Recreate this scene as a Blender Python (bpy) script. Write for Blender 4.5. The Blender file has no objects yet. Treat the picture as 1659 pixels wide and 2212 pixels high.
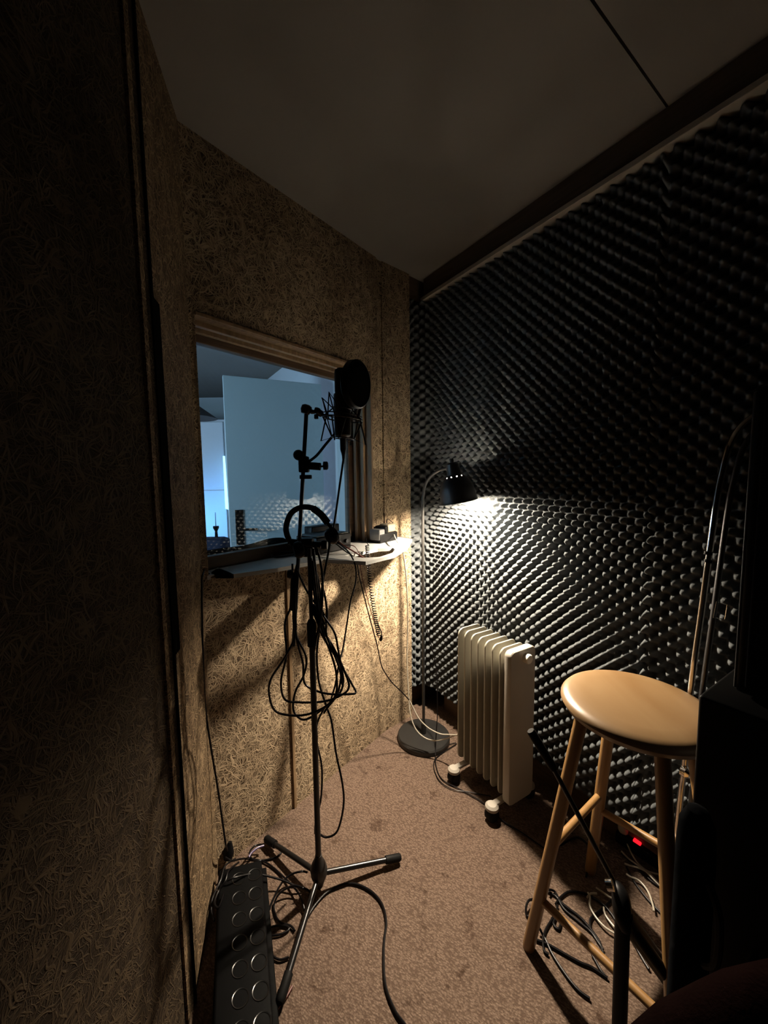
import bpy, bmesh, math, random
import numpy as np
from mathutils import Vector, Matrix, noise as mnoise
random.seed(4)
SC = bpy.context.scene
C = SC.collection
PI = math.pi

# ------------------------------------------------------------------ camera
W, H, FPX = 1659., 2212., 831.
CAM = Vector((0, 0, 1.35))
_d = Vector((120 / FPX, 9500 / FPX, 1.0)).normalized()      # world down, seen from the camera (x right, y down, z forward)
_f = Vector((0, 0, 1)); _Y = (_f - _d * _f.dot(_d)).normalized(); _Z = -_d; _X = _Y.cross(_Z)
M3 = Matrix((_X, _Y, _Z))
cam_data = bpy.data.cameras.new('camera'); cam = bpy.data.objects.new('camera', cam_data); C.objects.link(cam)
R3 = Matrix(((M3[0][0], -M3[0][1], -M3[0][2]), (M3[1][0], -M3[1][1], -M3[1][2]), (M3[2][0], -M3[2][1], -M3[2][2])))
cam.matrix_world = Matrix.Translation(CAM) @ R3.to_4x4()
cam_data.sensor_fit = 'VERTICAL'; cam_data.sensor_height = 36; cam_data.lens = 36 * FPX / H
cam_data.clip_start = 0.02
SC.camera = cam

def ray(px, py): return M3 @ Vector(((px - W / 2) / FPX, (py - H / 2) / FPX, 1))
def onz(px, py, z=0.0):                                      # surveyed point at height z
    r = ray(px, py); return CAM + r * ((z - CAM.z) / r.z)
def at(px, py, Y):                                           # surveyed point at depth Y
    r = ray(px, py); return CAM + r * (Y / r.y)

# ------------------------------------------------------------------ world, lights, exposure
LAMP_STRENGTH = 6700.0
EXPOSURE = 0.0
world = bpy.data.worlds.new('world'); SC.world = world; world.use_nodes = True
world.node_tree.nodes['Background'].inputs[0].default_value = (0.35, 0.35, 0.4, 1)
world.node_tree.nodes['Background'].inputs[1].default_value = 0.0006
SC.view_settings.view_transform = 'Standard'; SC.view_settings.look = 'None'
SC.view_settings.exposure = EXPOSURE; SC.view_settings.gamma = 1; SC.view_settings.use_curve_mapping = False

def area(name, loc, target, size, power, color, spread=PI):
    l = bpy.data.lights.new(name, 'AREA'); l.shape = 'RECTANGLE'; l.size, l.size_y = size
    l.energy = power; l.color = color; l.spread = spread
    o = bpy.data.objects.new(name, l); C.objects.link(o); o.location = loc
    o.rotation_euler = (Vector(target) - Vector(loc)).to_track_quat('-Z', 'Y').to_euler(); return o
# off-view area lights added to brighten the control room; no screen stands there
area('control_fill_light', (-2.3, 0.9, 1.35), (-0.75, 2.7, 1.5), (0.7, 0.45), 30, (0.42, 0.74, 1.0))
area('wardrobe_fill_light', (-2.6, 3.2, 0.7), (-1.75, 4.02, 0.95), (0.3, 0.3), 4.2, (0.09, 0.38, 1.0), 1.0)  # blue light added out of view to colour the wardrobe
area('control_fill_light', (-2.6, 2.4, 1.2), (-1.2, 4.5, 1.9), (0.6, 0.4), 13, (0.45, 0.66, 1.0))

# ------------------------------------------------------------------ materials
def new_mat(name):
    m = bpy.data.materials.new(name); m.use_nodes = True
    nt = m.node_tree; return m, nt, nt.nodes, nt.links, nt.nodes['Principled BSDF']
def mat(name, col, rough=0.5, metal=0.0, noise_amt=0.12, noise_scale=30, bump=0.0, bscale=200, coat=0.0):
    m, nt, N, L, b = new_mat(name)
    b.inputs['Roughness'].default_value = rough; b.inputs['Metallic'].default_value = metal
    b.inputs['Coat Weight'].default_value = coat
    tc = N.new('ShaderNodeTexCoord'); n = N.new('ShaderNodeTexNoise'); n.inputs['Scale'].default_value = noise_scale
    n.inputs['Detail'].default_value = 4
    L.new(tc.outputs['Object'], n.inputs['Vector'])
    mx = N.new('ShaderNodeMix'); mx.data_type = 'RGBA'
    mx.inputs['A'].default_value = (*[c * (1 - noise_amt) for c in col], 1)
    mx.inputs['B'].default_value = (*[min(1, c * (1 + noise_amt)) for c in col], 1)
    L.new(n.outputs['Fac'], mx.inputs['Factor']); L.new(mx.outputs['Result'], b.inputs['Base Color'])
    if bump:
        n2 = N.new('ShaderNodeTexNoise'); n2.inputs['Scale'].default_value = bscale
        L.new(tc.outputs['Object'], n2.inputs['Vector'])
        bp = N.new('ShaderNodeBump'); bp.inputs['Strength'].default_value = bump; bp.inputs['Distance'].default_value = 0.002
        L.new(n2.outputs['Fac'], bp.inputs['Height']); L.new(bp.outputs['Normal'], b.inputs['Normal'])
    return m
def emit(name, col, s):
    m, nt, N, L, b = new_mat(name); b.inputs['Base Color'].default_value = (*col, 1)
    b.inputs['Emission Color'].default_value = (*col, 1); b.inputs['Emission Strength'].default_value = s; return m

def fibre_mat(name, dark, light, dens=(0.47, 0.60)):
    """pressed plant fibre matting: layers of thin curved strands lying in the local XZ plane"""
    m, nt, N, L, b = new_mat(name); b.inputs['Roughness'].default_value = 0.85
    b.inputs['Specular IOR Level'].default_value = 0.25
    tc = N.new('ShaderNodeTexCoord')
    warp = N.new('ShaderNodeTexNoise'); warp.inputs['Scale'].default_value = 16; warp.inputs['Detail'].default_value = 1
    L.new(tc.outputs['Object'], warp.inputs['Vector'])
    ws = N.new('ShaderNodeVectorMath'); ws.operation = 'MULTIPLY_ADD'
    ws.inputs[1].default_value = (0.05, 0.0, 0.05)
    L.new(warp.outputs['Color'], ws.inputs[0]); L.new(tc.outputs['Object'], ws.inputs[2])
    prev = None
    for i, ang in enumerate((0.2, 0.85, 1.45, 2.0, 2.7)):
        mp = N.new('ShaderNodeMapping'); mp.inputs['Rotation'].default_value = (0, ang, 0)
        mp.inputs['Location'].default_value = (i * 3.1, i, i * 1.7)
        L.new(ws.outputs[0], mp.inputs['Vector'])
        sc = N.new('ShaderNodeVectorMath'); sc.operation = 'MULTIPLY'; sc.inputs[1].default_value = (18, 60, 240)
        L.new(mp.outputs[0], sc.inputs[0])
        n = N.new('ShaderNodeTexNoise'); n.inputs['Scale'].default_value = 1; n.inputs['Detail'].default_value = 1.0
        L.new(sc.outputs[0], n.inputs['Vector'])
        r = N.new('ShaderNodeMapRange'); r.inputs['From Min'].default_value = dens[0] + .05; r.inputs['From Max'].default_value = dens[1] + .06
        L.new(n.outputs['Fac'], r.inputs['Value'])
        if prev is None: prev = r.outputs[0]
        else:
            mxx = N.new('ShaderNodeMath'); mxx.operation = 'MAXIMUM'
            L.new(prev, mxx.inputs[0]); L.new(r.outputs[0], mxx.inputs[1]); prev = mxx.outputs[0]
    big = N.new('ShaderNodeTexNoise'); big.inputs['Scale'].default_value = 5; big.inputs['Detail'].default_value = 5
    L.new(tc.outputs['Object'], big.inputs['Vector'])
    mx = N.new('ShaderNodeMix'); mx.data_type = 'RGBA'; mx.inputs['A'].default_value = (*dark, 1); mx.inputs['B'].default_value = (*light, 1)
    L.new(prev, mx.inputs['Factor'])
    hs = N.new('ShaderNodeMix'); hs.data_type = 'RGBA'; hs.blend_type = 'MULTIPLY'; hs.inputs['Factor'].default_value = 0.6
    rr = N.new('ShaderNodeValToRGB'); rr.color_ramp.elements[0].color = (0.55, 0.48, 0.42, 1); rr.color_ramp.elements[1].color = (1, 1, 1, 1)
    rr.color_ramp.elements[0].position = 0.3; rr.color_ramp.elements[1].position = 0.62
    L.new(big.outputs['Fac'], rr.inputs['Fac']); L.new(mx.outputs['Result'], hs.inputs['A']); L.new(rr.outputs['Color'], hs.inputs['B'])
    L.new(hs.outputs['Result'], b.inputs['Base Color'])
    bp = N.new('ShaderNodeBump'); bp.inputs['Strength'].default_value = 0.9; bp.inputs['Distance'].default_value = 0.0022
    L.new(prev, bp.inputs['Height']); L.new(bp.outputs['Normal'], b.inputs['Normal'])
    return m

def carpet_mat():
    m, nt, N, L, b = new_mat('carpet'); b.inputs['Roughness'].default_value = 0.95; b.inputs['Specular IOR Level'].default_value = 0.1
    tc = N.new('ShaderNodeTexCoord')
    mp = N.new('ShaderNodeMapping'); mp.inputs['Rotation'].default_value = (0, 0, 0.55); L.new(tc.outputs['Object'], mp.inputs['Vector'])
    sc = N.new('ShaderNodeVectorMath'); sc.operation = 'MULTIPLY'; sc.inputs[1].default_value = (110, 230, 1); L.new(mp.outputs[0], sc.inputs[0])
    v = N.new('ShaderNodeTexVoronoi'); v.inputs['Scale'].default_value = 1; L.new(sc.outputs[0], v.inputs['Vector'])
    n = N.new('ShaderNodeTexNoise'); n.inputs['Scale'].default_value = 260; n.inputs['Detail'].default_value = 3; L.new(tc.outputs['Object'], n.inputs['Vector'])
    mm = N.new('ShaderNodeMath'); mm.operation = 'MULTIPLY_ADD'; mm.inputs[1].default_value = -0.7
    L.new(v.outputs['Distance'], mm.inputs[0]); L.new(n.outputs['Fac'], mm.inputs[2])
    r = N.new('ShaderNodeValToRGB'); e = r.color_ramp.elements
    e[0].position = -0.0; e[0].color = (0.083, 0.055, 0.040, 1); e[1].position = 0.55; e[1].color = (0.195, 0.141, 0.108, 1)
    L.new(mm.outputs[0], r.inputs['Fac'])
    st = N.new('ShaderNodeTexNoise'); st.inputs['Scale'].default_value = 14; st.inputs['Detail'].default_value = 6; st.inputs['Roughness'].default_value = 0.65
    L.new(tc.outputs['Object'], st.inputs['Vector'])
    sr = N.new('ShaderNodeValToRGB'); s = sr.color_ramp.elements; s[0].position = 0.335; s[0].color = (0.42, 0.36, 0.32, 1); s[1].position = 0.42; s[1].color = (1, 1, 1, 1)
    L.new(st.outputs['Fac'], sr.inputs['Fac'])
    mx = N.new('ShaderNodeMix'); mx.data_type = 'RGBA'; mx.blend_type = 'MULTIPLY'; mx.inputs['Factor'].default_value = 0.85
    L.new(r.outputs['Color'], mx.inputs['A']); L.new(sr.outputs['Color'], mx.inputs['B']); L.new(mx.outputs['Result'], b.inputs['Base Color'])
    bp = N.new('ShaderNodeBump'); bp.inputs['Strength'].default_value = 0.55; bp.inputs['Distance'].default_value = 0.003
    L.new(mm.outputs[0], bp.inputs['Height']); L.new(bp.outputs['Normal'], b.inputs['Normal'])
    return m

def wood_mat(name, c1, c2, rough=0.4, scale=(3, 3, 40), coat=0.0):
    m, nt, N, L, b = new_mat(name); b.inputs['Roughness'].default_value = rough; b.inputs['Coat Weight'].default_value = coat
    b.inputs['Coat Roughness'].default_value = 0.3
    tc = N.new('ShaderNodeTexCoord'); sc = N.new('ShaderNodeVectorMath'); sc.operation = 'MULTIPLY'; sc.inputs[1].default_value = scale
    L.new(tc.outputs['Object'], sc.inputs[0])
    n = N.new('ShaderNodeTexNoise'); n.inputs['Scale'].default_value = 2; n.inputs['Detail'].default_value = 5; n.inputs['Distortion'].default_value = 0.6
    L.new(sc.outputs[0], n.inputs['Vector'])
    r = N.new('ShaderNodeValToRGB'); e = r.color_ramp.elements; e[0].position = 0.3; e[0].color = (*c1, 1); e[1].position = 0.7; e[1].color = (*c2, 1)
    L.new(n.outputs['Fac'], r.inputs['Fac']); L.new(r.outputs['Color'], b.inputs['Base Color'])
    return m

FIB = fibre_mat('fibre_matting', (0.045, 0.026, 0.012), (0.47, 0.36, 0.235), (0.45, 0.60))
FIBD = fibre_mat('fibre_matting_shaded', (0.017, 0.010, 0.005), (0.078, 0.054, 0.030))  # shaded copy of the matting, darkened for the dim left wall
FIBE = fibre_mat('fibre_matting_half_shaded', (0.038, 0.023, 0.011), (0.25, 0.175, 0.10))  # half-shaded copy of the matting for the partly lit left strip
CARPET = carpet_mat()
CEIL = mat('ceiling_board', (0.185, 0.168, 0.145), 0.9, noise_amt=0.06, noise_scale=6)
FASC = wood_mat('fascia_wood', (0.085, 0.058, 0.036), (0.13, 0.088, 0.055), 0.8)
FASL = mat('fascia_lip_lit', (0.30, 0.265, 0.215), 0.8)  # lip lightened in colour as if lit from below
FRAME = wood_mat('window_wood', (0.15, 0.095, 0.05), (0.28, 0.185, 0.10), 0.5, (30, 30, 3))
DARKW = wood_mat('dark_wood', (0.06, 0.035, 0.018), (0.11, 0.065, 0.035), 0.6)
FOAM = mat('acoustic_foam', (0.082, 0.089, 0.094), 1.0, noise_amt=0.1, noise_scale=60, bump=0.12, bscale=900)
FOAM.node_tree.nodes['Principled BSDF'].inputs['Specular IOR Level'].default_value = 0.0
PLAST = mat('black_plastic', (0.004, 0.004, 0.0043), 0.42)
PLAST.node_tree.nodes['Principled BSDF'].inputs['Specular IOR Level'].default_value = 0.10
RUB = mat('black_rubber', (0.005, 0.0048, 0.0048), 0.6)
GAPK = mat('gap_black', (0.006, 0.006, 0.006), 1.0)  # black strip along the left wall slit, wider at mid height
GAPK.node_tree.nodes['Principled BSDF'].inputs['Specular IOR Level'].default_value = 0.0
CABLE = mat('cable_black', (0.0035, 0.003, 0.0035), 0.38)
CABLE.node_tree.nodes['Principled BSDF'].inputs['Specular IOR Level'].default_value = 0.14
CABW = mat('cable_white', (0.40, 0.365, 0.30), 0.35)
CABR = mat('cable_brown', (0.09, 0.018, 0.012), 0.4)
METAL = mat('dark_metal', (0.045, 0.045, 0.047), 0.30, 0.9, 0.2)
PAINTM = mat('grey_painted_metal', (0.022, 0.021, 0.020), 0.40, 0.3, 0.2)
CHROME = mat('chrome', (0.75, 0.72, 0.68), 0.12, 1.0, 0.05)
RUB.node_tree.nodes['Principled BSDF'].inputs['Specular IOR Level'].default_value = 0.12
LAMPB = mat('lamp_black', (0.006, 0.006, 0.006), 0.5)
LAMPW = mat('lamp_inside', (0.34, 0.33, 0.31), 0.5)
RADM = mat('cream_enamel', (0.34, 0.32, 0.265), 0.35, noise_amt=0.08, noise_scale=12)
RADE = mat('cream_plastic', (0.36, 0.33, 0.285), 0.5, noise_amt=0.08, noise_scale=9)
BIRCH = wood_mat('birch', (0.19, 0.108, 0.044), (0.242, 0.152, 0.072), 0.4, (6, 1.4, 3), 0.25)
BIRCHL = wood_mat('birch_leg', (0.205, 0.108, 0.035), (0.265, 0.150, 0.056), 0.38, (14, 14, 1.5), 0.2)
WHITE = mat('white_laminate', (0.42, 0.42, 0.405), 0.3, noise_amt=0.04)
GREYP = mat('grey_plastic', (0.10, 0.10, 0.10), 0.45)
TANP = mat('tan_plastic', (0.24, 0.20, 0.14), 0.5)
WALLP = mat('painted_wall', (0.62, 0.64, 0.66), 0.8, noise_amt=0.03, noise_scale=4)
DOORP = mat('painted_door', (0.55, 0.62, 0.66), 0.55, noise_amt=0.03, noise_scale=4)
CLOTHK = mat('dark_cloth', (0.007, 0.0075, 0.0085), 0.95, noise_amt=0.4, noise_scale=25, bump=0.5, bscale=70)
BLUEC = mat('navy_cloth', (0.006, 0.010, 0.028), 0.9)
MAROON = mat('maroon_velvet', (0.012, 0.0045, 0.004), 1.0, noise_amt=0.3, noise_scale=20, bump=0.4, bscale=300)
for _m in (CLOTHK, MAROON): _m.node_tree.nodes['Principled BSDF'].inputs['Specular IOR Level'].default_value = 0.0
MAROON.node_tree.nodes['Principled BSDF'].inputs['Sheen Weight'].default_value = 0.02
GLASS, _nt, _N, _L, _b = new_mat('glass')
_b.inputs['Transmission Weight'].default_value = 1.0; _b.inputs['Roughness'].default_value = 0.0; _b.inputs['IOR'].default_value = 1.5
_b.inputs['Base Color'].default_value = (0.96, 0.98, 0.98, 1)
BULB = emit('bulb_glow', (1.0, 0.84, 0.64), LAMP_STRENGTH)
REDL = emit('red_switch_glow', (1.0, 0.01, 0.02), 1.6)
SKYL = emit('daylight_gap', (0.30, 0.72, 1.0), 2.2)

# ------------------------------------------------------------------ mesh helpers
def B(): return bmesh.new()
def box(bm, x0, x1, y0, y1, z0, z1, M=None, bevel=0.0):
    vs = [bm.verts.new((x, y, z)) for z in (z0, z1) for x, y in ((x0, y0), (x1, y0), (x1, y1), (x0, y1))]
    fs = [bm.faces.new([vs[i] for i in f]) for f in ((3, 2, 1, 0), (4, 5, 6, 7), (0, 1, 5, 4), (1, 2, 6, 5), (2, 3, 7, 6), (3, 0, 4, 7))]
    if bevel:
        es = list({e for f in fs for e in f.edges})
        r = bmesh.ops.bevel(bm, geom=es, offset=bevel, segments=3, affect='EDGES', profile=0.5)
        vs = list({v for f in r['faces'] for v in f.verts} | {v for v in vs if v.is_valid})
    if M is not None: bmesh.ops.transform(bm, matrix=M, verts=vs)
    return bm
def smooth_path(pts, n=8, closed=False):
    P = [Vector(p) for p in pts]; out = []; k = len(P)
    rng = range(k if closed else k - 1)
    for i in rng:
        if closed: a, b, c, d = P[i - 1], P[i], P[(i + 1) % k], P[(i + 2) % k]
        else: a, b, c, d = P[max(i - 1, 0)], P[i], P[i + 1], P[min(i + 2, k - 1)]
        for j in range(n):
            t = j / n
            out.append(0.5 * ((2 * b) + (c - a) * t + (2 * a - 5 * b + 4 * c - d) * t * t + (3 * b - a - 3 * c + d) * t ** 3))
    if not closed: out.append(P[-1])
    return out
def tube(bm, pts, r, segs=8, closed=False, smooth=True, n=8, caps=True):
    P = smooth_path(pts, n, closed) if smooth and len(pts) > 2 else [Vector(p) for p in pts]
    k = len(P); R = r if callable(r) else (lambda t: r)
    rings = []; prev = None
    for i in range(k):
        if closed: d = (P[(i + 1) % k] - P[i - 1])
        else: d = P[min(i + 1, k - 1)] - P[max(i - 1, 0)]
        if d.length < 1e-9: d = Vector((0, 0, 1))
        d.normalize()
        if prev is None:
            a = Vector((0, 0, 1)) if abs(d.z) < 0.9 else Vector((1, 0, 0)); u = d.cross(a).normalized()
        else:
            u = prev - d * prev.dot(d)
            if u.length < 1e-6: u = d.orthogonal()
            u.normalize()
        prev = u; v = d.cross(u); rr = R(i / max(1, k - 1))
        rings.append([bm.verts.new(P[i] + (u * math.cos(2 * PI * j / segs) + v * math.sin(2 * PI * j / segs)) * rr) for j in range(segs)])
    for i in range(k if closed else k - 1):
        a, b2 = rings[i], rings[(i + 1) % k]
        for j in range(segs): bm.faces.new((a[j], a[(j + 1) % segs], b2[(j + 1) % segs], b2[j]))
    if caps and not closed:
        bm.faces.new(rings[0][::-1]); bm.faces.new(rings[-1])
    return bm
def lathe(bm, prof, center, axis=(0, 0, 1), segs=32, thickness=False):
    ax = Vector(axis).normalized(); q = Vector((0, 0, 1)).rotation_difference(ax).to_matrix(); c = Vector(center)
    rings = []
    for r, z in prof:
        if r < 1e-6: rings.append([bm.verts.new(c + q @ Vector((0, 0, z)))])
        else: rings.append([bm.verts.new(c + q @ Vector((r * math.cos(2 * PI * j / segs), r * math.sin(2 * PI * j / segs), z))) for j in range(segs)])
    for a, b2 in zip(rings[:-1], rings[1:]):
        for j in range(segs):
            k = (j + 1) % segs
            if len(a) == 1 and len(b2) == 1: continue
            if len(a) == 1: bm.faces.new((a[0], b2[k], b2[j]))
            elif len(b2) == 1: bm.faces.new((a[j], a[k], b2[0]))
            else: bm.faces.new((a[j], a[k], b2[k], b2[j]))
    return bm
def prism(bm, poly, z0, z1, holes=()):
    """extrude a plan polygon (list of (x, y)) between two heights, with optional holes"""
    loops = [poly] + list(holes); es = []; allb = []
    for lp in loops:
        vb = [bm.verts.new((p[0], p[1], z0)) for p in lp]; allb.append(vb)
        es += [bm.edges.new((vb[i], vb[(i + 1) % len(vb)])) for i in range(len(vb))]
    r = bmesh.ops.triangle_fill(bm, edges=es, use_beauty=True, use_dissolve=False)
    fs = [g for g in r['geom'] if isinstance(g, bmesh.types.BMFace)]
    ex = bmesh.ops.extrude_face_region(bm, geom=fs)
    for g in ex['geom']:
        if isinstance(g, bmesh.types.BMVert): g.co.z = z1
    bmesh.ops.recalc_face_normals(bm, faces=bm.faces)
    return bm
def obj(name, bm, m, parent=None, smooth=True, label=None):
    bmesh.ops.recalc_face_normals(bm, faces=bm.faces)
    me = bpy.data.meshes.new(name); 
    bm.to_mesh(me); bm.free()
    o = bpy.data.objects.new(name, me); C.objects.link(o); me.materials.append(m)
    if smooth:
        me.shade_smooth(); me.set_sharp_from_angle(angle=math.radians(38))
    if parent is not None:
        root = parent
        off = Vector((0, 0, 0))
        while root is not None: off += root.location; root = root.parent
        me.transform(Matrix.Translation(-off)); o.parent = parent
    if label: o['label'] = label
    return o
def thing(name, label, cat, loc, group=None):
    o = bpy.data.objects.new(name, None); C.objects.link(o); o.location = loc; o.empty_display_size = 0.05
    o['label'] = label; o['category'] = cat
    if group: o['group'] = group
    return o
def tag(o, label, cat, group=None):
    o['label'] = label; o['category'] = cat
    if group: o['group'] = group
    return o
def struct(name, bm, m, loc=(0, 0, 0), rot=0.0, smooth=False, parent=None, label=None):
    o = obj(name, bm, m, None, smooth); o.location = loc; o.rotation_euler = (0, 0, rot)
    if parent is not None: o.parent = parent
    else: o['kind'] = 'structure'
    if label: o['label'] = label
    return o
def cable(name, pts, r, m, label, cat='cable', group=None, n=8, segs=8):
    bm = B(); tube(bm, pts, r, segs, n=n); o = obj(name, bm, m); tag(o, label, cat, group); return o

# ------------------------------------------------------------------ the booth: plan points
P0 = Vector((-0.001, 1.961, 0)); U = Vector((0.386, 0.485, 0)).normalized(); NN = Vector((U.y, -U.x, 0))   # window wall; NN points into the booth
AU = math.atan2(U.y, U.x)
PF = Vector((0.254, 2.09, 0)); UF = Vector((0.537, -0.844, 0)).normalized(); NF = Vector((UF.y, -UF.x, 0))   # foam wall; NF points into the booth
def win(s, d=0.0, z=0.0): return P0 + U * s + NN * d + Vector((0, 0, z))
CORN = win(-0.945)                                                             # left corner
SL = Vector((-0.512, 0.89, 0))
CZ = 2.40

# floor
bm = B(); box(bm, -5.0, 2.6, -1.6, 6.0, -0.05, 0.0); struct('floor', bm, CARPET)
# ceiling: two boards with an open joint, dark void above
j0, j1 = Vector((0.476, 0.948, 0)), Vector((0.896, 1.248, 0)); jd = (j1 - j0).normalized(); jn = Vector((-jd.y, jd.x, 0))
a0, a1 = j0 - jd * 3.2, j1 + jd * 1.6
bm = B()
prism(bm, [(p + jn * 0.003)[:2] for p in (a0, a1, a1 + jn * 4.2, a0 + jn * 6.5)], CZ, CZ + 0.03)
prism(bm, [(p - jn * 0.003)[:2] for p in (a1, a0, a0 - jn * 3.5, a1 - jn * 3.5)], CZ, CZ + 0.03)
struct('ceiling', bm, CEIL)

# window wall (local X = along U, Y = outwards from the booth, Z up), origin at win(0)
def wallbox(parts, name, m, origin, ang, parent=None):
    bm = B()
    for p in parts: box(bm, *p)
    return struct(name, bm, m, origin, ang, parent=parent)
ZB, ZT, SL0, SL1 = 1.03, 1.872, -0.925, -0.098
wallbox([(-0.61, 0.02, 0, 0.12, 0, ZB), (-0.97, -0.622, 0, 0.12, 0, ZB), (-0.98, 0.02, 0.012, 0.16, 0, ZB), (-0.97, -0.035, 0, 0.16, ZT, CZ), (-0.97, SL0, 0, 0.16, ZB, ZT),
         (SL1 + 0.012, -0.035, 0, 0.16, ZB, ZT), (-0.03, 0.05, 0.006, 0.16, 0, CZ)], 'wall_back', FIB, win(0), AU)
# thin wooden edge strip of the lower right panel
bm = B(); box(bm, -0.622, -0.608, -0.007, 0.02, 0, ZB - 0.005, bevel=0.002); struct('trim_1', bm, FRAME, win(0), AU)
# corner panel turning towards the foam
e0, e1 = Vector((0.003, 1.963, 0)), Vector((0.152, 2.094, 0)); ed = (e1 - e0).normalized()
bm = B(); box(bm, 0, 0.190, 0, 0.1, 0, CZ); struct('wall_corner', bm, FIB, e0, math.atan2(ed.y, ed.x))
bm = B(); box(bm, 0.18, 0.55, 0.085, 0.16, 0, CZ + 0.03); struct('wall_corner', bm, DARKW, e0, math.atan2(ed.y, ed.x))
bm = B(); box(bm, 0.188, 0.32, 0.012, 0.10, CZ - 0.112, CZ); struct('trim_5', bm, FASC, e0, math.atan2(ed.y, ed.x))
# left wall: strip beside the corner, then the near panel standing proud of it
def wall2(name, a, b, th, m, z0=0, z1=CZ):
    d = b - a; bm = B(); box(bm, 0, d.length, 0, th, z0, z1); return struct(name, bm, m, a, math.atan2(d.y, d.x))
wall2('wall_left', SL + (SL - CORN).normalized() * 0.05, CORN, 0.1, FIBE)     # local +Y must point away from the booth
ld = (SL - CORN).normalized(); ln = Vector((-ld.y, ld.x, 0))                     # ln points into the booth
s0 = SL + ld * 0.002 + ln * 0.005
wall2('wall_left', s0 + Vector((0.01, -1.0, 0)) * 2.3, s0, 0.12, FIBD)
bm = B(); box(bm, -0.010, 0.002, -0.007, 0.004, 0.0, CZ); box(bm, 0.002, 0.045, -0.006, 0.004, 0.93, 1.76, bevel=0.001)
struct('trim_4', bm, GAPK, SL + (CORN - SL).normalized() * 0.0, math.atan2((CORN - SL).y, (CORN - SL).x))
# rest of the shell, behind and beside the camera
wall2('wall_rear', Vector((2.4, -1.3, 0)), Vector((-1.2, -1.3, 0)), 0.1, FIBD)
# foam-side wall behind the foam sheets
fb = PF - NF * 0.19
wall2('wall_right', fb - UF * 0.02, fb + UF * 4.1, 0.1, DARKW)
# low carpet-covered skirting and fascia under the ceiling along the foam
bm = B(); box(bm, -0.06, 3.3, 0.0, 0.14, CZ - 0.1, CZ, bevel=0.001)
struct('trim_2', bm, FASC, PF - NF * 0.004 , math.atan2(UF.y, UF.x))
bm = B(); box(bm, -0.06, 3.3, -0.022, 0.14, CZ - 0.118, CZ - 0.1, bevel=0.002)
struct('trim_3', bm, FASL, PF - NF * 0.004, math.atan2(UF.y, UF.x))
bm = B(); box(bm, 0.0, 3.3, 0.10, 0.125, 0, 0.18); struct('baseboard_right', bm, DARKW, PF, math.atan2(UF.y, UF.x))

# window: frame, rails, double pane
w = bpy.data.objects.new('window_1', None); C.objects.link(w); w.location = win(0); w.rotation_euler = (0, 0, AU); w['kind'] = 'structure'
def wpart(name, parts, m, bev=0.002, label=None):
    bm = B()
    for p in parts: box(bm, *p, bevel=bev)
    o = obj(name, bm, m, None, False); o.parent = w
    if label: o['label'] = label
    return o
wpart('lining', [(SL0, SL1, 0.0, 0.155, ZT - 0.014, ZT), (SL1, SL1 + 0.014, 0.0, 0.155, ZB, ZT), (SL0 - 0.012, SL0, 0.0, 0.155, ZB, ZT)], FRAME)
wpart('architrave', [(SL1 + 0.001, SL1 + 0.013, -0.006, 0.01, ZB, ZT), (SL0, SL1 + 0.013, -0.006, 0.01, ZT - 0.012, ZT)], FRAME)
wpart('stop_rail', [(SL0, SL1, 0.030, 0.048, ZT - 0.030, ZT - 0.014), (SL0, SL1, 0.075, 0.093, ZT - 0.034, ZT - 0.014)], FRAME)
wpart('stop_post', [(SL1 - 0.018, SL1, 0.030, 0.048, ZB, ZT - 0.014), (SL1 - 0.022, SL1, 0.075, 0.093, ZB, ZT - 0.014)], FRAME)
wpart('sash', [(SL0, SL1, 0.105, 0.14, ZT - 0.055, ZT - 0.014), (SL1 - 0.045, SL1, 0.105, 0.14, ZB, ZT - 0.014), (SL0, SL0 + 0.03, 0.105, 0.14, ZB, ZT - 0.014), (SL0, SL1, 0.105, 0.14, ZB + 0.006, ZB + 0.05)], DARKW)
wpart('pane', [(SL0 + 0.012, SL1 - 0.03, 0.118, 0.124, ZB + 0.03, ZT - 0.035)], GLASS, 0.0)
wpart('sill', [(SL0 - 0.01, SL1, 0.0, 0.16, ZB - 0.004, ZB + 0.006)], DARKW)

# white shelf board under the window
zs = 1.04
fr = [(505, 1240), (600, 1227), (700, 1208), (790, 1213), (852, 1198), (880, 1180), (891, 1163)]
pts = [win(-0.905, -0.07)[:2], win(-0.905, -0.001)[:2], win(-0.93, 0.001)[:2], onz(470, 1226, zs)[:2]] + [onz(x, y, zs)[:2] for x, y in fr]
pts += [(win(0.10, 0.0) + Vector((0.02, 0.015, 0)))[:2]] + [win(0.0, 0.002)[:2], win(-0.125, 0.001)[:2], win(-0.125, -0.07)[:2]]
hole = [onz(x, y, zs)[:2] for x, y in ((745, 1200), (786, 1191), (816, 1185), (849, 1183), (853, 1187), (848, 1194), (820, 1203), (785, 1205))]
bm = B(); prism(bm, [tuple(p) for p in pts], zs - 0.014, zs, [[tuple(p) for p in hole]])
tag(obj('shelf_board', bm, WHITE, smooth=False), 'white shelf board with a rounded end and oval cut-out below the window', 'shelf')

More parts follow.
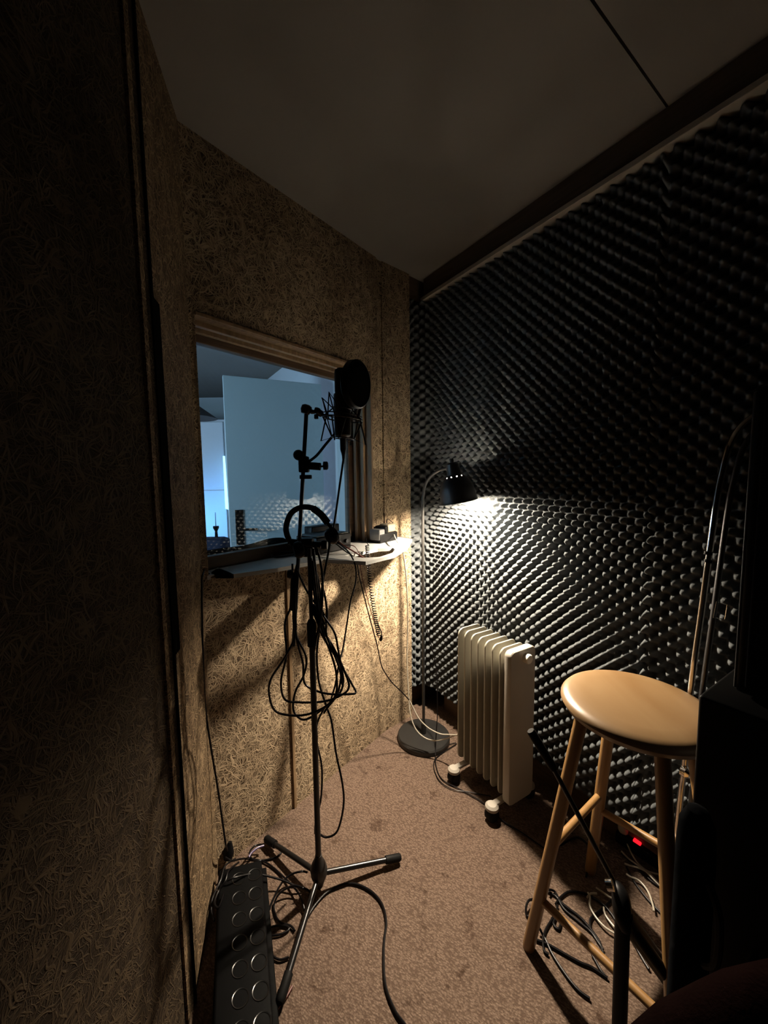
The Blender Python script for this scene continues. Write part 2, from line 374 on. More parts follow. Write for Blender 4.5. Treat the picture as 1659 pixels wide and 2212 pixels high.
# ------------------------------------------------------------------ egg-crate foam sheets
def foam_sheet(name, path, s_from, s_to, z0, z1, label, phase=0.0, lift=0.0):
    P = smooth_path(path, 24); acc = [0.0]
    for a, b2 in zip(P[:-1], P[1:]): acc.append(acc[-1] + (b2 - a).length)
    acc = np.array(acc); X = np.array([p.x for p in P]); Yv = np.array([p.y for p in P])
    st = 0.0052
    ns = int((s_to - s_from) / st) + 1; nz = int((z1 - z0) / st) + 1
    s = np.linspace(s_from, s_to, ns); z = np.linspace(z0, z1, nz)
    px, py = np.interp(s, acc, X), np.interp(s, acc, Yv)
    tx, ty = np.gradient(px), np.gradient(py); ln_ = np.hypot(tx, ty); nx, ny = ty / ln_, -tx / ln_
    SS, ZZ = np.meshgrid(s, z, indexing='ij')
    T = 0.048
    c = np.cos(2 * PI * (SS + phase) / T) * np.cos(2 * PI * (ZZ + phase * 0.6) / T)
    hgt = 0.044 * (np.sign(c) * np.abs(c) ** 0.85 * 0.5 + 0.5) ** 1.1
    wob = 0.003 * np.sin(SS * 4.1 + 1) * np.sin(ZZ * 3.3 + phase * 9)
    edge = np.minimum(SS - s_from, s_to - SS)
    hgt = hgt - 0.040 + wob + lift * np.exp(-edge / 0.02) * (0.6 + 0.4 * np.sin(ZZ * 9))
    co = np.stack([px[:, None] + nx[:, None] * hgt, py[:, None] + ny[:, None] * hgt, ZZ], -1).reshape(-1, 3)
    ii = np.arange(ns * nz).reshape(ns, nz)
    f = np.stack([ii[:-1, :-1], ii[1:, :-1], ii[1:, 1:], ii[:-1, 1:]], -1).reshape(-1, 4)
    # flat back and rim give the sheet its thickness
    back = np.stack([px[:, None] - nx[:, None] * 0.055 + 0 * ZZ, py[:, None] - ny[:, None] * 0.055 + 0 * ZZ, ZZ], -1).reshape(-1, 3)
    rim = np.concatenate([ii[:, 0], ii[-1, 1:], ii[::-1, -1][1:], ii[0, ::-1][1:-1]])
    bi = {int(v): len(co) + k for k, v in enumerate(rim)}
    co = np.concatenate([co, back[rim]])
    faces = f.tolist(); R = [int(v) for v in rim]
    for a, b2 in zip(R, R[1:] + R[:1]): faces.append([b2, a, bi[a], bi[b2]])
    me = bpy.data.meshes.new(name); me.from_pydata(co.tolist(), [], faces); me.update(); me.shade_smooth()
    o = bpy.data.objects.new(name, me); C.objects.link(o); me.materials.append(FOAM)
    return tag(o, label, 'acoustic foam')
fpath = [Vector((0.150, 2.088, 0)), Vector((0.20, 2.118, 0)), Vector((0.258, 2.088, 0)), PF + UF * 0.09, PF + UF * 0.3, PF + UF * 1.0, PF + UF * 3.2]
foam_sheet('acoustic_foam_sheet', fpath, 0.0, 1.178, 0.155, CZ - 0.121, 'large dark grey egg-crate foam sheet behind the lamp and heater', 0.0)
foam_sheet('acoustic_foam_sheet', fpath, 1.186, 2.3, 0.165, CZ - 0.121, 'dark grey egg-crate foam sheet right of the vertical seam, behind the stool', 0.013, 0.016)

# ------------------------------------------------------------------ control room behind the glass
dl = Vector((-0.99, 2.447, 0)); dr = Vector((-0.423, 2.712, 0)); dd = (dr - dl); DL = dd.length; da = math.atan2(dd.y, dd.x)
door = bpy.data.objects.new('door_1', None); C.objects.link(door); door.location = dl; door.rotation_euler = (0, 0, da); door['kind'] = 'structure'
bm = B(); box(bm, 0, DL, 0, 0.04, 0.0, 2.0, bevel=0.003); o = obj('door_leaf', bm, DOORP, None, False); o.parent = door
bm = B(); box(bm, 0.035, 0.085, -0.006, 0.0, 0.93, 1.16, bevel=0.002); o = obj('handle_plate', bm, METAL, None, False); o.parent = door; o['label'] = 'dark metal handle plate'
bm = B(); tube(bm, [(0.06, -0.006, 1.035), (0.06, -0.05, 1.035)], 0.008, 10); tube(bm, [(0.06, -0.048, 1.035), (0.10, -0.052, 1.035), (0.165, -0.045, 1.032)], 0.008, 10)
o = obj('door_handle', bm, METAL, None); o.parent = door
sw = Vector((-0.735, 3.401, 0))
wall2('wall_control_right', sw - UF * 4.0, sw + UF * 1.25, 0.1, WALLP)
wall2('wall_control_far', Vector((-4.9, 5.0, 0)), Vector((-1.2, 5.0, 0)), 0.1, WALLP)
wall2('wall_control_left', Vector((-4.9, -1.5, 0)), Vector((-4.9, 5.1, 0)), 0.1, WALLP)
# wardrobe seen left of the door, added blue light on it
t = thing('wardrobe', 'tall white wardrobe lit blue, left of the door beyond the glass', 'wardrobe', (-1.95, 4.25, 0))
bm = B(); box(bm, -2.5, -1.63, 4.05, 4.6, 0.0, 1.98, bevel=0.004); obj('body', bm, WALLP, t, False)
for x0, x1 in ((-2.48, -2.06), (-2.05, -1.655)):
    for z0, z1 in ((0.06, 1.245), (1.26, 1.95)):
        bm = B(); box(bm, x0, x1, 4.03, 4.05, z0, z1, bevel=0.003); obj('wardrobe_door', bm, WALLP, t, False)
# pendant lamp with a cone shade
t = thing('pendant_lamp', 'dark cone-shaped hanging lampshade beyond the glass, top left of the door', 'lamp', (-1.80, 3.7, 1.98))
bm = B(); lathe(bm, [(0.035, 0.135), (0.22, 0.0), (0.215, -0.003), (0.03, 0.13)], (-1.80, 3.7, 1.94)); obj('lamp_shade', bm, mat('shade_brown', (0.07, 0.06, 0.055), 0.8), t)
bm = B(); tube(bm, [(-1.80, 3.7, 2.07), (-1.80, 3.7, CZ)], 0.005, 6); obj('cord', bm, CABLE, t)
# curtain gap letting daylight in
bm = B()
g = [at(481, 985, 3.95), at(485, 985, 3.95), at(493, 1101, 3.95), at(486.5, 1099, 3.95)]
vs = [bm.verts.new(p) for p in g] + [bm.verts.new(p + Vector((0, 0.01, 0))) for p in g]
for f in ((0, 1, 2, 3), (7, 6, 5, 4), (0, 4, 5, 1), (1, 5, 6, 2), (2, 6, 7, 3), (3, 7, 4, 0)): bm.faces.new([vs[i] for i in f])
struct('window_2', bm, SKYL)
# navy armchair back and a small bottle on it
t = thing('armchair', 'navy blue upholstered chair beyond the glass at lower left', 'chair', (-1.5, 3.05, 0))
bm = B(); box(bm, -1.85, -1.24, 2.95, 3.12, 0.3, 0.90, bevel=0.05); obj('backrest', bm, BLUEC, t)
bm = B(); box(bm, -1.85, -1.24, 3.1, 3.6, 0.15, 0.42, bevel=0.05); obj('seat', bm, BLUEC, t)
bm = B(); lathe(bm, [(0.0, 0), (0.012, 0), (0.010, 0.05), (0.022, 0.075), (0.022, 0.09), (0.003, 0.09), (0.002, 0.2), (0, 0.2)], (-1.335, 3.03, 0.90), segs=16)
tag(obj('candlestick', bm, PLAST), 'slim dark candlestick with a thin taper standing on the navy chair', 'candlestick')
# desk and rolled cloth right behind the glass
t = thing('desk', 'dark narrow desk standing against the far side of the glass', 'desk', win(-0.5, -0.32))
MW = Matrix.Translation(win(0)) @ Matrix.Rotation(AU, 4, 'Z')
bm = B(); box(bm, -1.5, 0.0, 0.165, 0.42, 0.98, 1.01, MW, 0.003); obj('desk_top', bm, DARKW, t, False)
for x in (-1.45, -0.08):
    bm = B(); box(bm, x, x + 0.04, 0.18, 0.40, 0.0, 0.98, MW, 0.003); obj('leg', bm, DARKW, t, False)
bm = B()
pp = [MW @ Vector((-1.3 + i * 0.115, 0.25 + 0.012 * math.sin(i * 1.3), 1.045 + 0.006 * math.sin(i * 2.1))) for i in range(9)]
tube(bm, pp, lambda t: 0.036 * (0.9 + 0.12 * math.sin(t * 23)) * (1 if t < 0.93 else 0.75), 18)
tag(obj('rolled_blanket', bm, CLOTHK), 'dark grey rolled blanket lying along the desk behind the glass', 'blanket')

# ------------------------------------------------------------------ floor lamp
LB = Vector((0.191, 1.885, 0))
t = thing('floor_lamp', 'black floor lamp with a bell shade and round base, lit, in the corner', 'lamp', LB)
bm = B(); lathe(bm, [(0, 0), (0.13, 0), (0.134, 0.004), (0.134, 0.022), (0.128, 0.029), (0.02, 0.034), (0, 0.034)], LB, segs=48); obj('base', bm, PAINTM, t)
tilt = math.radians(10.5); axd = Vector((-math.sin(tilt), 0, math.cos(tilt)))       # shade axis, upwards
RC = Vector((0.332, 1.70, 1.246))                                                   # rim centre
top = RC + axd * 0.150
pole = [LB + Vector((0, 0, 0.03)), LB + Vector((0, 0, 0.7)), LB + Vector((0.0, 0, 1.16)), LB + Vector((0.002, -0.004, 1.27)), LB + Vector((0.018, -0.03, 1.335)),
        LB + Vector((0.055, -0.085, 1.378)), LB + Vector((0.09, -0.15, 1.392)), top + Vector((-0.02, 0.008, -0.002))]
bm = B(); tube(bm, pole, 0.0072, 12, n=10); obj('pole', bm, PAINTM, t)
bm = B(); lathe(bm, [(0.013, 0), (0.013, 0.06), (0.009, 0.065)], LB + Vector((0, 0, 0.028)), segs=16); obj('collar', bm, PAINTM, t)
# bell shade with a ring of vent holes (outer skin, inner skin, rim)
def bell(bm, off, z_hole=0.108):
    prof = [(0.0835, -0.002), (0.080, 0.004), (0.079, 0.02), (0.076, 0.045), (0.070, 0.07), (0.060, 0.09), (0.049, 0.103), (0.0445, 0.1085), (0.042, 0.1125), (0.036, 0.116), (0.030, 0.119)]
    return [(r - off, z) for r, z in prof]
q = Vector((0, 0, 1)).rotation_difference(axd).to_matrix()
segs = 56
def skin(bm, off):
    prof = bell(bm, off); rings = []
    for r, z in prof: rings.append([bm.verts.new(RC + q @ Vector((r * math.cos(2 * PI * j / segs), r * math.sin(2 * PI * j / segs), z - (0 if off == 0 else 0.0008)))) for j in range(segs)])
    for i, (a, b2) in enumerate(zip(rings[:-1], rings[1:])):
        for j in range(segs):
            if i == 7 and j % 5 == 2: continue                                     # the vent holes
            bm.faces.new((a[j], a[(j + 1) % segs], b2[(j + 1) % segs], b2[j]))
    return rings
bm = B(); ro = skin(bm, 0.0); sh = obj('lamp_shade', bm, LAMPB, t)
bm = B(); skin(bm, 0.0012); lathe(bm, [(0.0825, -0.002), (0.0823, -0.0022)], RC, axd, 56); obj('shade_lining', bm, LAMPW, sh, label='white inside of the shade')
bm = B(); lathe(bm, [(0.031, 0.117), (0.030, 0.135), (0.027, 0.165), (0.020, 0.172), (0, 0.173), ], RC, axd, 28)
lathe(bm, [(0.009, -0.005), (0.010, 0.02)], RC + axd * 0.17, axd, 12); obj('socket_cap', bm, LAMPB, t)
bm = B(); lathe(bm, [(0, -0.038), (0.011, -0.035), (0.018, -0.026), (0.021, -0.010), (0.021, 0.030), (0.016, 0.046), (0.013, 0.055), (0, 0.055)], RC + axd * 0.040, axd, 24)
obj('bulb', bm, BULB, t, label='glowing warm white bulb')
cable('lamp_cord', [LB + Vector((0.01, -0.012, 0.62)), LB + Vector((0.02, -0.02, 0.58)), at(937, 1415, 1.84), at(943, 1450, 1.83), at(945, 1530, 1.80), at(943, 1575, 1.78), onz(941, 1612, 0.04), onz(942, 1655, 0.006), onz(957, 1685, 0.006), onz(1000, 1708, 0.006), onz(1045, 1735, 0.006), onz(1085, 1772, 0.006), onz(1130, 1800, 0.006), onz(1200, 1850, 0.006)], 0.0023, CABLE, 'thin dark lamp cord running over the floor under the heater', 'cord')
cable('lamp_cord', [onz(970, 1608, 0.006), onz(985, 1607, 0.006), onz(940, 1640, 0.006), onz(945, 1680, 0.006), onz(975, 1704, 0.006), onz(1020, 1712, 0.006), onz(1060, 1720, 0.006)], 0.0020, CABLE, 'second thin dark cord curling on the floor right of the lamp base', 'cord')

# ------------------------------------------------------------------ oil-filled radiator
NL = Vector((0.463, 1.405, 0)); FLf = Vector((0.315, 1.655, 0)); ax = (NL - FLf).normalized(); sd = Vector((-ax.y, ax.x, 0))   # sd to the right
LEN = (NL - FLf).length
MR = Matrix(((sd.x, ax.x, 0, FLf.x), (sd.y, ax.y, 0, FLf.y), (0, 0, 1, 0), (0, 0, 0, 1)))     # local x = width, y = length (towards the camera)
t = thing('oil_radiator', 'cream oil-filled radiator on castors in front of the foam', 'heater', FLf + ax * LEN * 0.5 + sd * 0.07)
ZR0, ZR1, WR = 0.075, 0.686, 0.135
def rrect(w0, w1, z0, z1, r, k=6):
    out = []
    for cx, cz, a0 in ((w1 - r, z1 - r, 0), (w0 + r, z1 - r, PI / 2), (w0 + r, z0 + r, PI), (w1 - r, z0 + r, 1.5 * PI)):
        for i in range(k + 1):
            a = a0 + PI / 2 * i / k; out.append((cx + r * math.cos(a), cz + r * math.sin(a)))
    return out
def slab(bm, outline, y0, y1, inset=0.0, M=MR):
    """a plate with rounded outline; the border is pinched, the middle swells"""
    cx = sum(p[0] for p in outline) / len(outline); cz = sum(p[1] for p in outline) / len(outline); ym = (y0 + y1) / 2
    rings = []
    def ring(scx, scz, y): return [bm.verts.new(M @ Vector((cx + (p[0] - cx) * scx, y, cz + (p[1] - cz) * scz))) for p in outline]
    if inset:
        k = inset / 0.0675; kz = inset / 0.305
        seq = [(1 - k * 2.2, 1 - kz * 2.2, y0), (1 - k, 1 - kz, ym - 0.0035), (1 - 0.1 * k, 1 - 0.1 * kz, ym - 0.0035), (1, 1, ym), (1 - 0.1 * k, 1 - 0.1 * kz, ym + 0.0035), (1 - k, 1 - kz, ym + 0.0035), (1 - k * 2.2, 1 - kz * 2.2, y1)]
    else: seq = [(0.97, 0.99, y0), (1, 1, y0 + 0.004), (1, 1, y1 - 0.004), (0.97, 0.99, y1)]
    rings = [ring(*s) for s in seq]
    for a, b2 in zip(rings[:-1], rings[1:]):
        for j in range(len(a)): bm.faces.new((a[j], a[(j + 1) % len(a)], b2[(j + 1) % len(a)], b2[j]))
    bm.faces.new(rings[0][::-1]); bm.faces.new(rings[-1])
nf = 7
for i in range(nf):
    yc = 0.012 + (LEN - 0.045) * i / (nf - 1) * 0.97
    bm = B(); slab(bm, rrect(0.0, WR, ZR0, ZR1, 0.028), yc - 0.009, yc + 0.009, 0.012)
    obj('fin', bm, RADM, t)
for zz in (0.12, 0.62):
    bm = B(); tube(bm, [MR @ Vector((WR / 2, 0.0, zz)), MR @ Vector((WR / 2, LEN, zz))], 0.018, 14); obj('oil_pipe', bm, RADM, t)
bm = B(); slab(bm, rrect(-0.002, WR + 0.004, ZR0 - 0.01, ZR1 + 0.004, 0.022), LEN - 0.016, LEN + 0.016); endp = obj('control_panel', bm, RADE, t)
bm = B(); lathe(bm, [(0.0, 0.020), (0.016, 0.020), (0.019, 0.016), (0.019, 0)], MR @ Vector((WR * 0.60, LEN + 0.016, 0.652)), ax, 24); obj('thermostat_knob', bm, mat('knob_cream', (0.8, 0.76, 0.66), 0.4), endp)
for yy in (0.035, LEN - 0.03):
    bm = B(); box(bm, -0.050, WR + 0.05, yy - 0.012, yy + 0.012, 0.055, 0.068, MR, 0.003); axo = obj('castor_bar', bm, RADE, t)
    for xx in (-0.043, WR + 0.035):
        bm = B(); c = MR @ Vector((xx, yy, 0.026)); lathe(bm, [(0, -0.020), (0.020, -0.020), (0.026, -0.014), (0.026, 0.014), (0.020, 0.020), (0, 0.020)], c, ax, 24)
        obj('castor_wheel', bm, RUB, axo)
        bm = B(); c2 = MR @ Vector((xx, yy, 0.056)); lathe(bm, [(0.0, 0.014), (0.018, 0.012), (0.026, 0.004), (0.027, -0.006)], c2, (0, 0, 1), 20)
        obj('castor_cap', bm, RADE, axo, label='cream castor cap')

# ------------------------------------------------------------------ round wooden stool
SCN = Vector((0.649, 0.953, 0)); SZ = 0.768; SR = 0.178
t = thing('bar_stool', 'round light wooden bar stool with four splayed legs', 'stool', SCN)
bm = B(); lathe(bm, [(0, SZ - 0.045), (0.10, SZ - 0.045), (0.15, SZ - 0.043), (0.170, SZ - 0.034), (SR, SZ - 0.020), (SR - 0.001, SZ - 0.014), (0.170, SZ - 0.006), (0.155, SZ - 0.001), (0.12, SZ), (0, SZ - 0.004)], SCN, segs=72); obj('seat', bm, BIRCH, t)
A0 = 170.9
def legpt(k, z):
    a = math.radians(A0 + (0, -90, 90, 180)[k]); f = 1 - z / (SZ - 0.03); r = 0.125 + (0.2529 - 0.125) * f
    return SCN + Vector((math.cos(a) * r, math.sin(a) * r, z))
for k in range(4):
    bm = B(); tube(bm, [legpt(k, 0), legpt(k, 0.012), legpt(k, 0.3), legpt(k, SZ - 0.04)], lambda t: 0.0165 if t > 0.03 else 0.015, 20, smooth=False); obj('leg', bm, BIRCHL, t)
def rung(a, b2, z1, z2, e1=0.0, e2=0.0):
    p, q2 = legpt(a, z1), legpt(b2, z2); d = (q2 - p).normalized(); bm = B(); tube(bm, [p - d * e1, (p + q2) / 2, q2 + d * e2], 0.0105, 16, smooth=False); obj('rung', bm, BIRCHL, t)
rung(0, 1, 0.325, 0.335, 0, 0.02); rung(1, 3, 0.275, 0.305); rung(0, 2, 0.16, 0.16); rung(2, 3, 0.30, 0.30)

# ------------------------------------------------------------------ microphone stand
SX, SY = -0.229, 1.157
t = thing('microphone_stand', 'tall black tripod microphone stand draped with cables', 'microphone stand', (SX, SY, 0))
bm = B(); lathe(bm, [(0.0, 0.012), (0.012, 0.014), (0.017, 0.03), (0.026, 0.055), (0.028, 0.075), (0.022, 0.095), (0.012, 0.115), (0.011, 0.125), (0, 0.125)], (SX, SY, 0), segs=28); hub = obj('hub', bm, PAINTM, t)
tips = [onz(862, 1852, 0.02), onz(576, 1812, 0.02), onz(606, 2160, 0.02)]
for tp in tips:
    d = (tp - Vector((SX, SY, 0.058))); dn = d.normalized()
    bm = B(); tube(bm, [Vector((SX, SY, 0.058)), tp], 0.0085, 14, smooth=False); lg = obj('leg', bm, METAL, t)
    bm = B(); tube(bm, [tp - dn * 0.05, tp - dn * 0.045, tp, tp + dn * 0.006], lambda t: 0.0125 if t < 0.95 else 0.009, 14, smooth=False); obj('rubber_foot', bm, RUB, lg)
def zY(py, Y=1.2, px=680): return at(px, py, Y).z
bm = B(); tube(bm, [(SX, SY, 0.11), (SX, SY, 0.90)], 0.0095, 16, smooth=False); obj('lower_tube', bm, PAINTM, t)
bm = B(); tube(bm, [(SX, SY, 0.90), (SX, SY, 1.14)], 0.0065, 14, smooth=False); obj('upper_tube', bm, METAL, t)
bm = B(); lathe(bm, [(0.010, 0.0), (0.0145, 0.004), (0.0145, 0.075), (0.011, 0.085), (0.007, 0.09)], (SX, SY, 0.83), segs=16); obj('height_clutch', bm, RUB, t)
# boom arm standing nearly upright through the clamp
b0 = at(634, 1395, 1.165); b1 = at(662, 888, 1.165); bd = (b1 - b0).normalized()
bm = B(); tube(bm, [b0, b1], 0.006, 14, smooth=False); boom = obj('boom_arm', bm, METAL, t)
g0 = at(633, 1318, 1.165); g1 = at(637, 1238, 1.165)
bm = B(); tube(bm, [g0, g0 + (g1 - g0) * 0.06, g0 + (g1 - g0) * 0.94, g1], lambda t: 0.0075 if t in (0, 1) else 0.0115, 14, smooth=False); obj('grip', bm, RUB, boom)
bm = B(); c = at(655, 1178, 1.18); box(bm, c.x - 0.02, c.x + 0.03, c.y - 0.016, c.y + 0.024, c.z - 0.035, c.z + 0.022, None, 0.006)
tube(bm, [c + Vector((-0.045, 0, 0.012)), c + Vector((0.055, 0.0, 0.0))], 0.010, 14, smooth=False); clamp = obj('swivel_clamp', bm, PLAST, t)
bm = B(); lathe(bm, [(0, 0), (0.014, 0.002), (0.016, 0.01), (0.013, 0.02), (0, 0.02)], c + Vector((0.055, 0, 0)), (1, 0, 0), 14); obj('knob', bm, PLAST, clamp)
bm = B(); lathe(bm, [(0, 0), (0.012, 0.002), (0.014, 0.01), (0.010, 0.018), (0, 0.018)], at(640, 1240, 1.16) + Vector((-0.028, 0, 0)), (1, 0, 0), 14); obj('knob', bm, PLAST, clamp)
# pop filter clamp on the boom
def bpt(py):                                                                      # point of the boom at a given height row
    k = (1395 - py) / (1395 - 888); return b0 + (b1 - b0) * k
# ------------------------------------------------------------------ condenser microphone in its shock mount
MC = at(740, 905, 1.19)
t = thing('condenser_microphone', 'black large studio microphone hanging in a wire cradle', 'microphone', MC - Vector((0, 0, 0.06)))
mz0 = at(740, 945, 1.19).z; mz1 = at(740, 797, 1.19).z; mx, my = MC.x + 0.0, MC.y
bm = B(); lathe(bm, [(0, mz0), (0.018, mz0), (0.024, mz0 + 0.006), (0.0255, mz0 + 0.02), (0.026, mz0 + 0.125), (0.0245, mz0 + 0.13)], (mx, my, 0), segs=32); obj('body', bm, PAINTM, t)
bm = B(); 
sec = rrect(-0.026, 0.034, -0.017, 0.017, 0.0165, 6)
rr_ = []
for z, s_ in ((mz0 + 0.13, 0.94), (mz0 + 0.136, 1), (mz1 - 0.012, 1), (mz1 - 0.004, 0.93), (mz1, 0.7)): rr_.append([bm.verts.new((mx + 0.004 + p[0] * s_, my + p[1] * s_ * 1.3, z)) for p in sec])
for a, b2 in zip(rr_[:-1], rr_[1:]):
    for j in range(len(a)): bm.faces.new((a[j], a[(j + 1) % len(a)], b2[(j + 1) % len(a)], b2[j]))
bm.faces.new(rr_[-1]); bm.faces.new(rr_[0][::-1]); obj('grille', bm, mat('mic_grille', (0.012, 0.012, 0.012), 0.6, 0.3, bump=0.6, bscale=900), t)
bm = B(); xb = at(740, 992, 1.19).z; lathe(bm, [(0.004, xb), (0.005, xb + 0.012), (0.0095, xb + 0.03), (0.0098, mz0 - 0.002), (0, mz0 - 0.002)], (mx, my, 0), segs=18); obj('connector', bm, PAINTM, t)
t2 = thing('shock_mount', 'wire spider cradle clipped to the boom holding the studio microphone', 'shock mount', MC)
rc = Vector((mx, my, MC.z))
def ringp(r, dz, a, c=rc): return c + Vector((math.cos(a) * r, math.sin(a) * r, dz - 0.12 * math.cos(a) * r))
bm = B(); tube(bm, [ringp(0.060, 0, 2 * PI * k / 24) for k in range(24)], 0.0022, 8, closed=True, n=2); tube(bm, [ringp(0.060, 0.010, 2 * PI * k / 24) for k in range(24)], 0.0018, 8, closed=True, n=2)
obj('outer_ring', bm, METAL, t2)
bm = B(); tube(bm, [ringp(0.034, -0.058, 2 * PI * k / 24) for k in range(24)], 0.0018, 8, closed=True, n=2); obj('inner_ring', bm, METAL, t2)
bm = B(); tube(bm, [ringp(0.030, 0.03, 2 * PI * k / 24) for k in range(24)], 0.0018, 8, closed=True, n=2); obj('inner_ring', bm, METAL, t2)
for k in range(4):
    a = PI / 4 + k * PI / 2 + 0.35
    bm = B()
    tube(bm, [ringp(0.060, 0, a - 0.25), ringp(0.072, 0.062, a), ringp(0.030, 0.03, a + 0.25), ringp(0.060, 0, a + 0.5)], 0.0023, 6, smooth=False)
    tube(bm, [ringp(0.060, 0, a), ringp(0.072, -0.072, a + 0.2), ringp(0.034, -0.058, a + 0.3), ringp(0.060, 0.0, a + 0.7)], 0.0023, 6, smooth=False)
    tube(bm, [ringp(0.072, 0.062, a), ringp(0.034, -0.058, a + 0.3)], 0.0018, 6, smooth=False)
    obj('elastic_wire', bm, RUB, t2)
bm = B(); sw0 = at(661, 886, 1.165); lathe(bm, [(0, -0.012), (0.012, -0.011), (0.0165, 0), (0.0150, 0.012), (0.008, 0.016), (0, 0.016)], sw0, (0.3, 0, 1), 18)
tube(bm, [sw0 + Vector((0.008, 0, 0)), at(676, 890, 1.17), at(684, 888, 1.175), at(692, 893, 1.18), at(706, 901, 1.19)], lambda t: (0.007, 0.006, 0.0115, 0.010, 0.004)[min(4, int(t * 4.99))], 12, n=5)
tube(bm, [at(700, 899, 1.185), rc + Vector((-0.058, 0, 0.006))], 0.003, 8, smooth=False)
box(bm, *(lambda c: (c.x - 0.006, c.x + 0.006, c.y - 0.005, c.y + 0.005, c.z - 0.018, c.z - 0.004))(at(683, 892, 1.175)), None, 0.002)
obj('swivel_joint', bm, METAL, t2)

# pop filter
cl = bpt(1000)
t3 = thing('pop_filter', 'round black pop filter in front of the microphone on a gooseneck clamp', 'pop filter', cl)
bm = B(); box(bm, cl.x - 0.013, cl.x + 0.016, cl.y - 0.014, cl.y + 0.014, cl.z - 0.022, cl.z + 0.026, None, 0.004)
tube(bm, [at(655, 1005, 1.16), at(692, 1008, 1.155)], 0.0115, 14, smooth=False); c = obj('clamp', bm, PLAST, t3)
bm = B(); lathe(bm, [(0, -0.009), (0.011, -0.008), (0.016, 0), (0.013, 0.008), (0, 0.009)], at(645, 983, 1.15), (0.4, -1, 0), 18); obj('knob', bm, PLAST, c)
bm = B(); tube(bm, [at(690, 1008, 1.155), at(700, 1007, 1.155)], 0.003, 8); lathe(bm, [(0, -0.004), (0.0125, -0.003), (0.0125, 0.008), (0.010, 0.010), (0, 0.010)], at(701, 1006, 1.155), (1, 0, 0), 18); obj('knob', bm, PLAST, c)
bm = B(); p = bpt(1025); box(bm, p.x - 0.008, p.x + 0.026, p.y - 0.01, p.y + 0.01, p.z - 0.006, p.z + 0.006, None, 0.002); obj('stop_collar', bm, PLAST, t3)
bm = B(); tube(bm, [at(666, 998, 1.16), at(684, 984, 1.18), at(702, 962, 1.21), at(718, 943, 1.235), at(742, 915, 1.25), at(768, 895, 1.22), at(772, 860, 1.16)], 0.0042, 10); obj('gooseneck', bm, RUB, t3)
dc = at(767, 831, 1.14); dn = Vector((0.88, -0.47, -0.08)).normalized()
bm = B(); lathe(bm, [(0, -0.004), (0.058, -0.006), (0.063, -0.004), (0.0645, 0.004), (0.063, 0.012), (0.058, 0.014), (0, 0.010)], dc, dn, 40); obj('screen', bm, CLOTHK, t3)
bm = B(); lathe(bm, [(0.0, 0.0)] and [(0.063, -0.008), (0.068, -0.004), (0.068, 0.012), (0.063, 0.016)], dc, dn, 40); obj('hoop', bm, PLAST, t3)

# headphones on the clamp
hc = at(657, 1150, 1.14)
t = thing('headphones', 'black headphones hooked over the stand clamp, headband upwards', 'headphones', hc)
band = [at(x, y, 1.14) for x, y in ((640, 1188), (624, 1165), (618, 1140), (628, 1110), (650, 1096), (676, 1098), (694, 1112), (708, 1130), (722, 1150))]
bm = B(); tube(bm, band, lambda t: 0.0085 if 0.12 < t < 0.8 else 0.005, 10); obj('headband', bm, RUB, t)
bm = B(); tube(bm, band[5:8], 0.0105, 10); obj('band_pad', bm, CLOTHK, t)
for c, nrm in ((at(644, 1188, 1.135), (1, 0.4, 0.2)), (at(716, 1158, 1.15), (0.8, 0.6, 0.3))):
    bm = B(); lathe(bm, [(0, -0.014), (0.018, -0.013), (0.025, -0.005), (0.026, 0.004), (0.022, 0.014), (0.012, 0.017), (0, 0.015)], c, nrm, 24); obj('ear_cup', bm, PLAST, t)

# ------------------------------------------------------------------ cables hung on the stand
def px3(pts, Y, dy=0.0, amp=0.012, ph=0.0):                                        # traced in the close view of the stand, gentle depth sway
    out = []
    for i, (x, y) in enumerate(pts):
        out.append(at(420 + x / 3.072, 1120 + y / 3.072, Y + dy * i + amp * math.sin(i * 1.1 + ph)))
    return out
cable('hanging_cable', px3([(700, 230), (660, 400), (640, 580), (600, 700), (610, 900), (575, 1080), (600, 1200), (700, 1220), (850, 1215), (960, 1180), (1025, 1120), (990, 1000), (920, 850), (830, 700), (795, 500), (770, 260)], 1.16, ph=0.2), 0.0034, CABLE, 'black cable looped on the microphone stand, left tall loop ending level', 'cable', 'cables hung on the microphone stand')
cable('hanging_cable', px3([(690, 260), (665, 500), (670, 760), (600, 920), (510, 1060), (495, 1160), (530, 1270), (620, 1305), (750, 1300), (880, 1240), (940, 1160), (940, 1020), (900, 880), (850, 750), (815, 550), (785, 280)], 1.15, ph=1.0), 0.0034, CABLE, 'black cable loop swinging furthest left on the microphone stand', 'cable', 'cables hung on the microphone stand')
cable('hanging_cable', px3([(650, 300), (655, 520), (665, 740), (740, 920), (725, 1040), (670, 1150), (655, 1260), (690, 1320), (750, 1330), (870, 1250), (970, 1150), (985, 1040), (940, 900), (870, 760), (825, 560), (790, 240)], 1.17, ph=2.0), 0.0034, CABLE, 'black cable loop hanging lowest on the microphone stand', 'cable', 'cables hung on the microphone stand')
cable('hanging_cable', px3([(790, 200), (810, 420), (815, 640), (845, 770), (960, 950), (1040, 1090), (1070, 1150), (1040, 1165), (900, 1165), (800, 1140), (730, 1090), (720, 960), (690, 850), (672, 740), (668, 540), (690, 280)], 1.165, ph=3.0), 0.0034, CABLE, 'black cable loop with a pointed corner furthest right on the stand', 'cable', 'cables hung on the microphone stand')
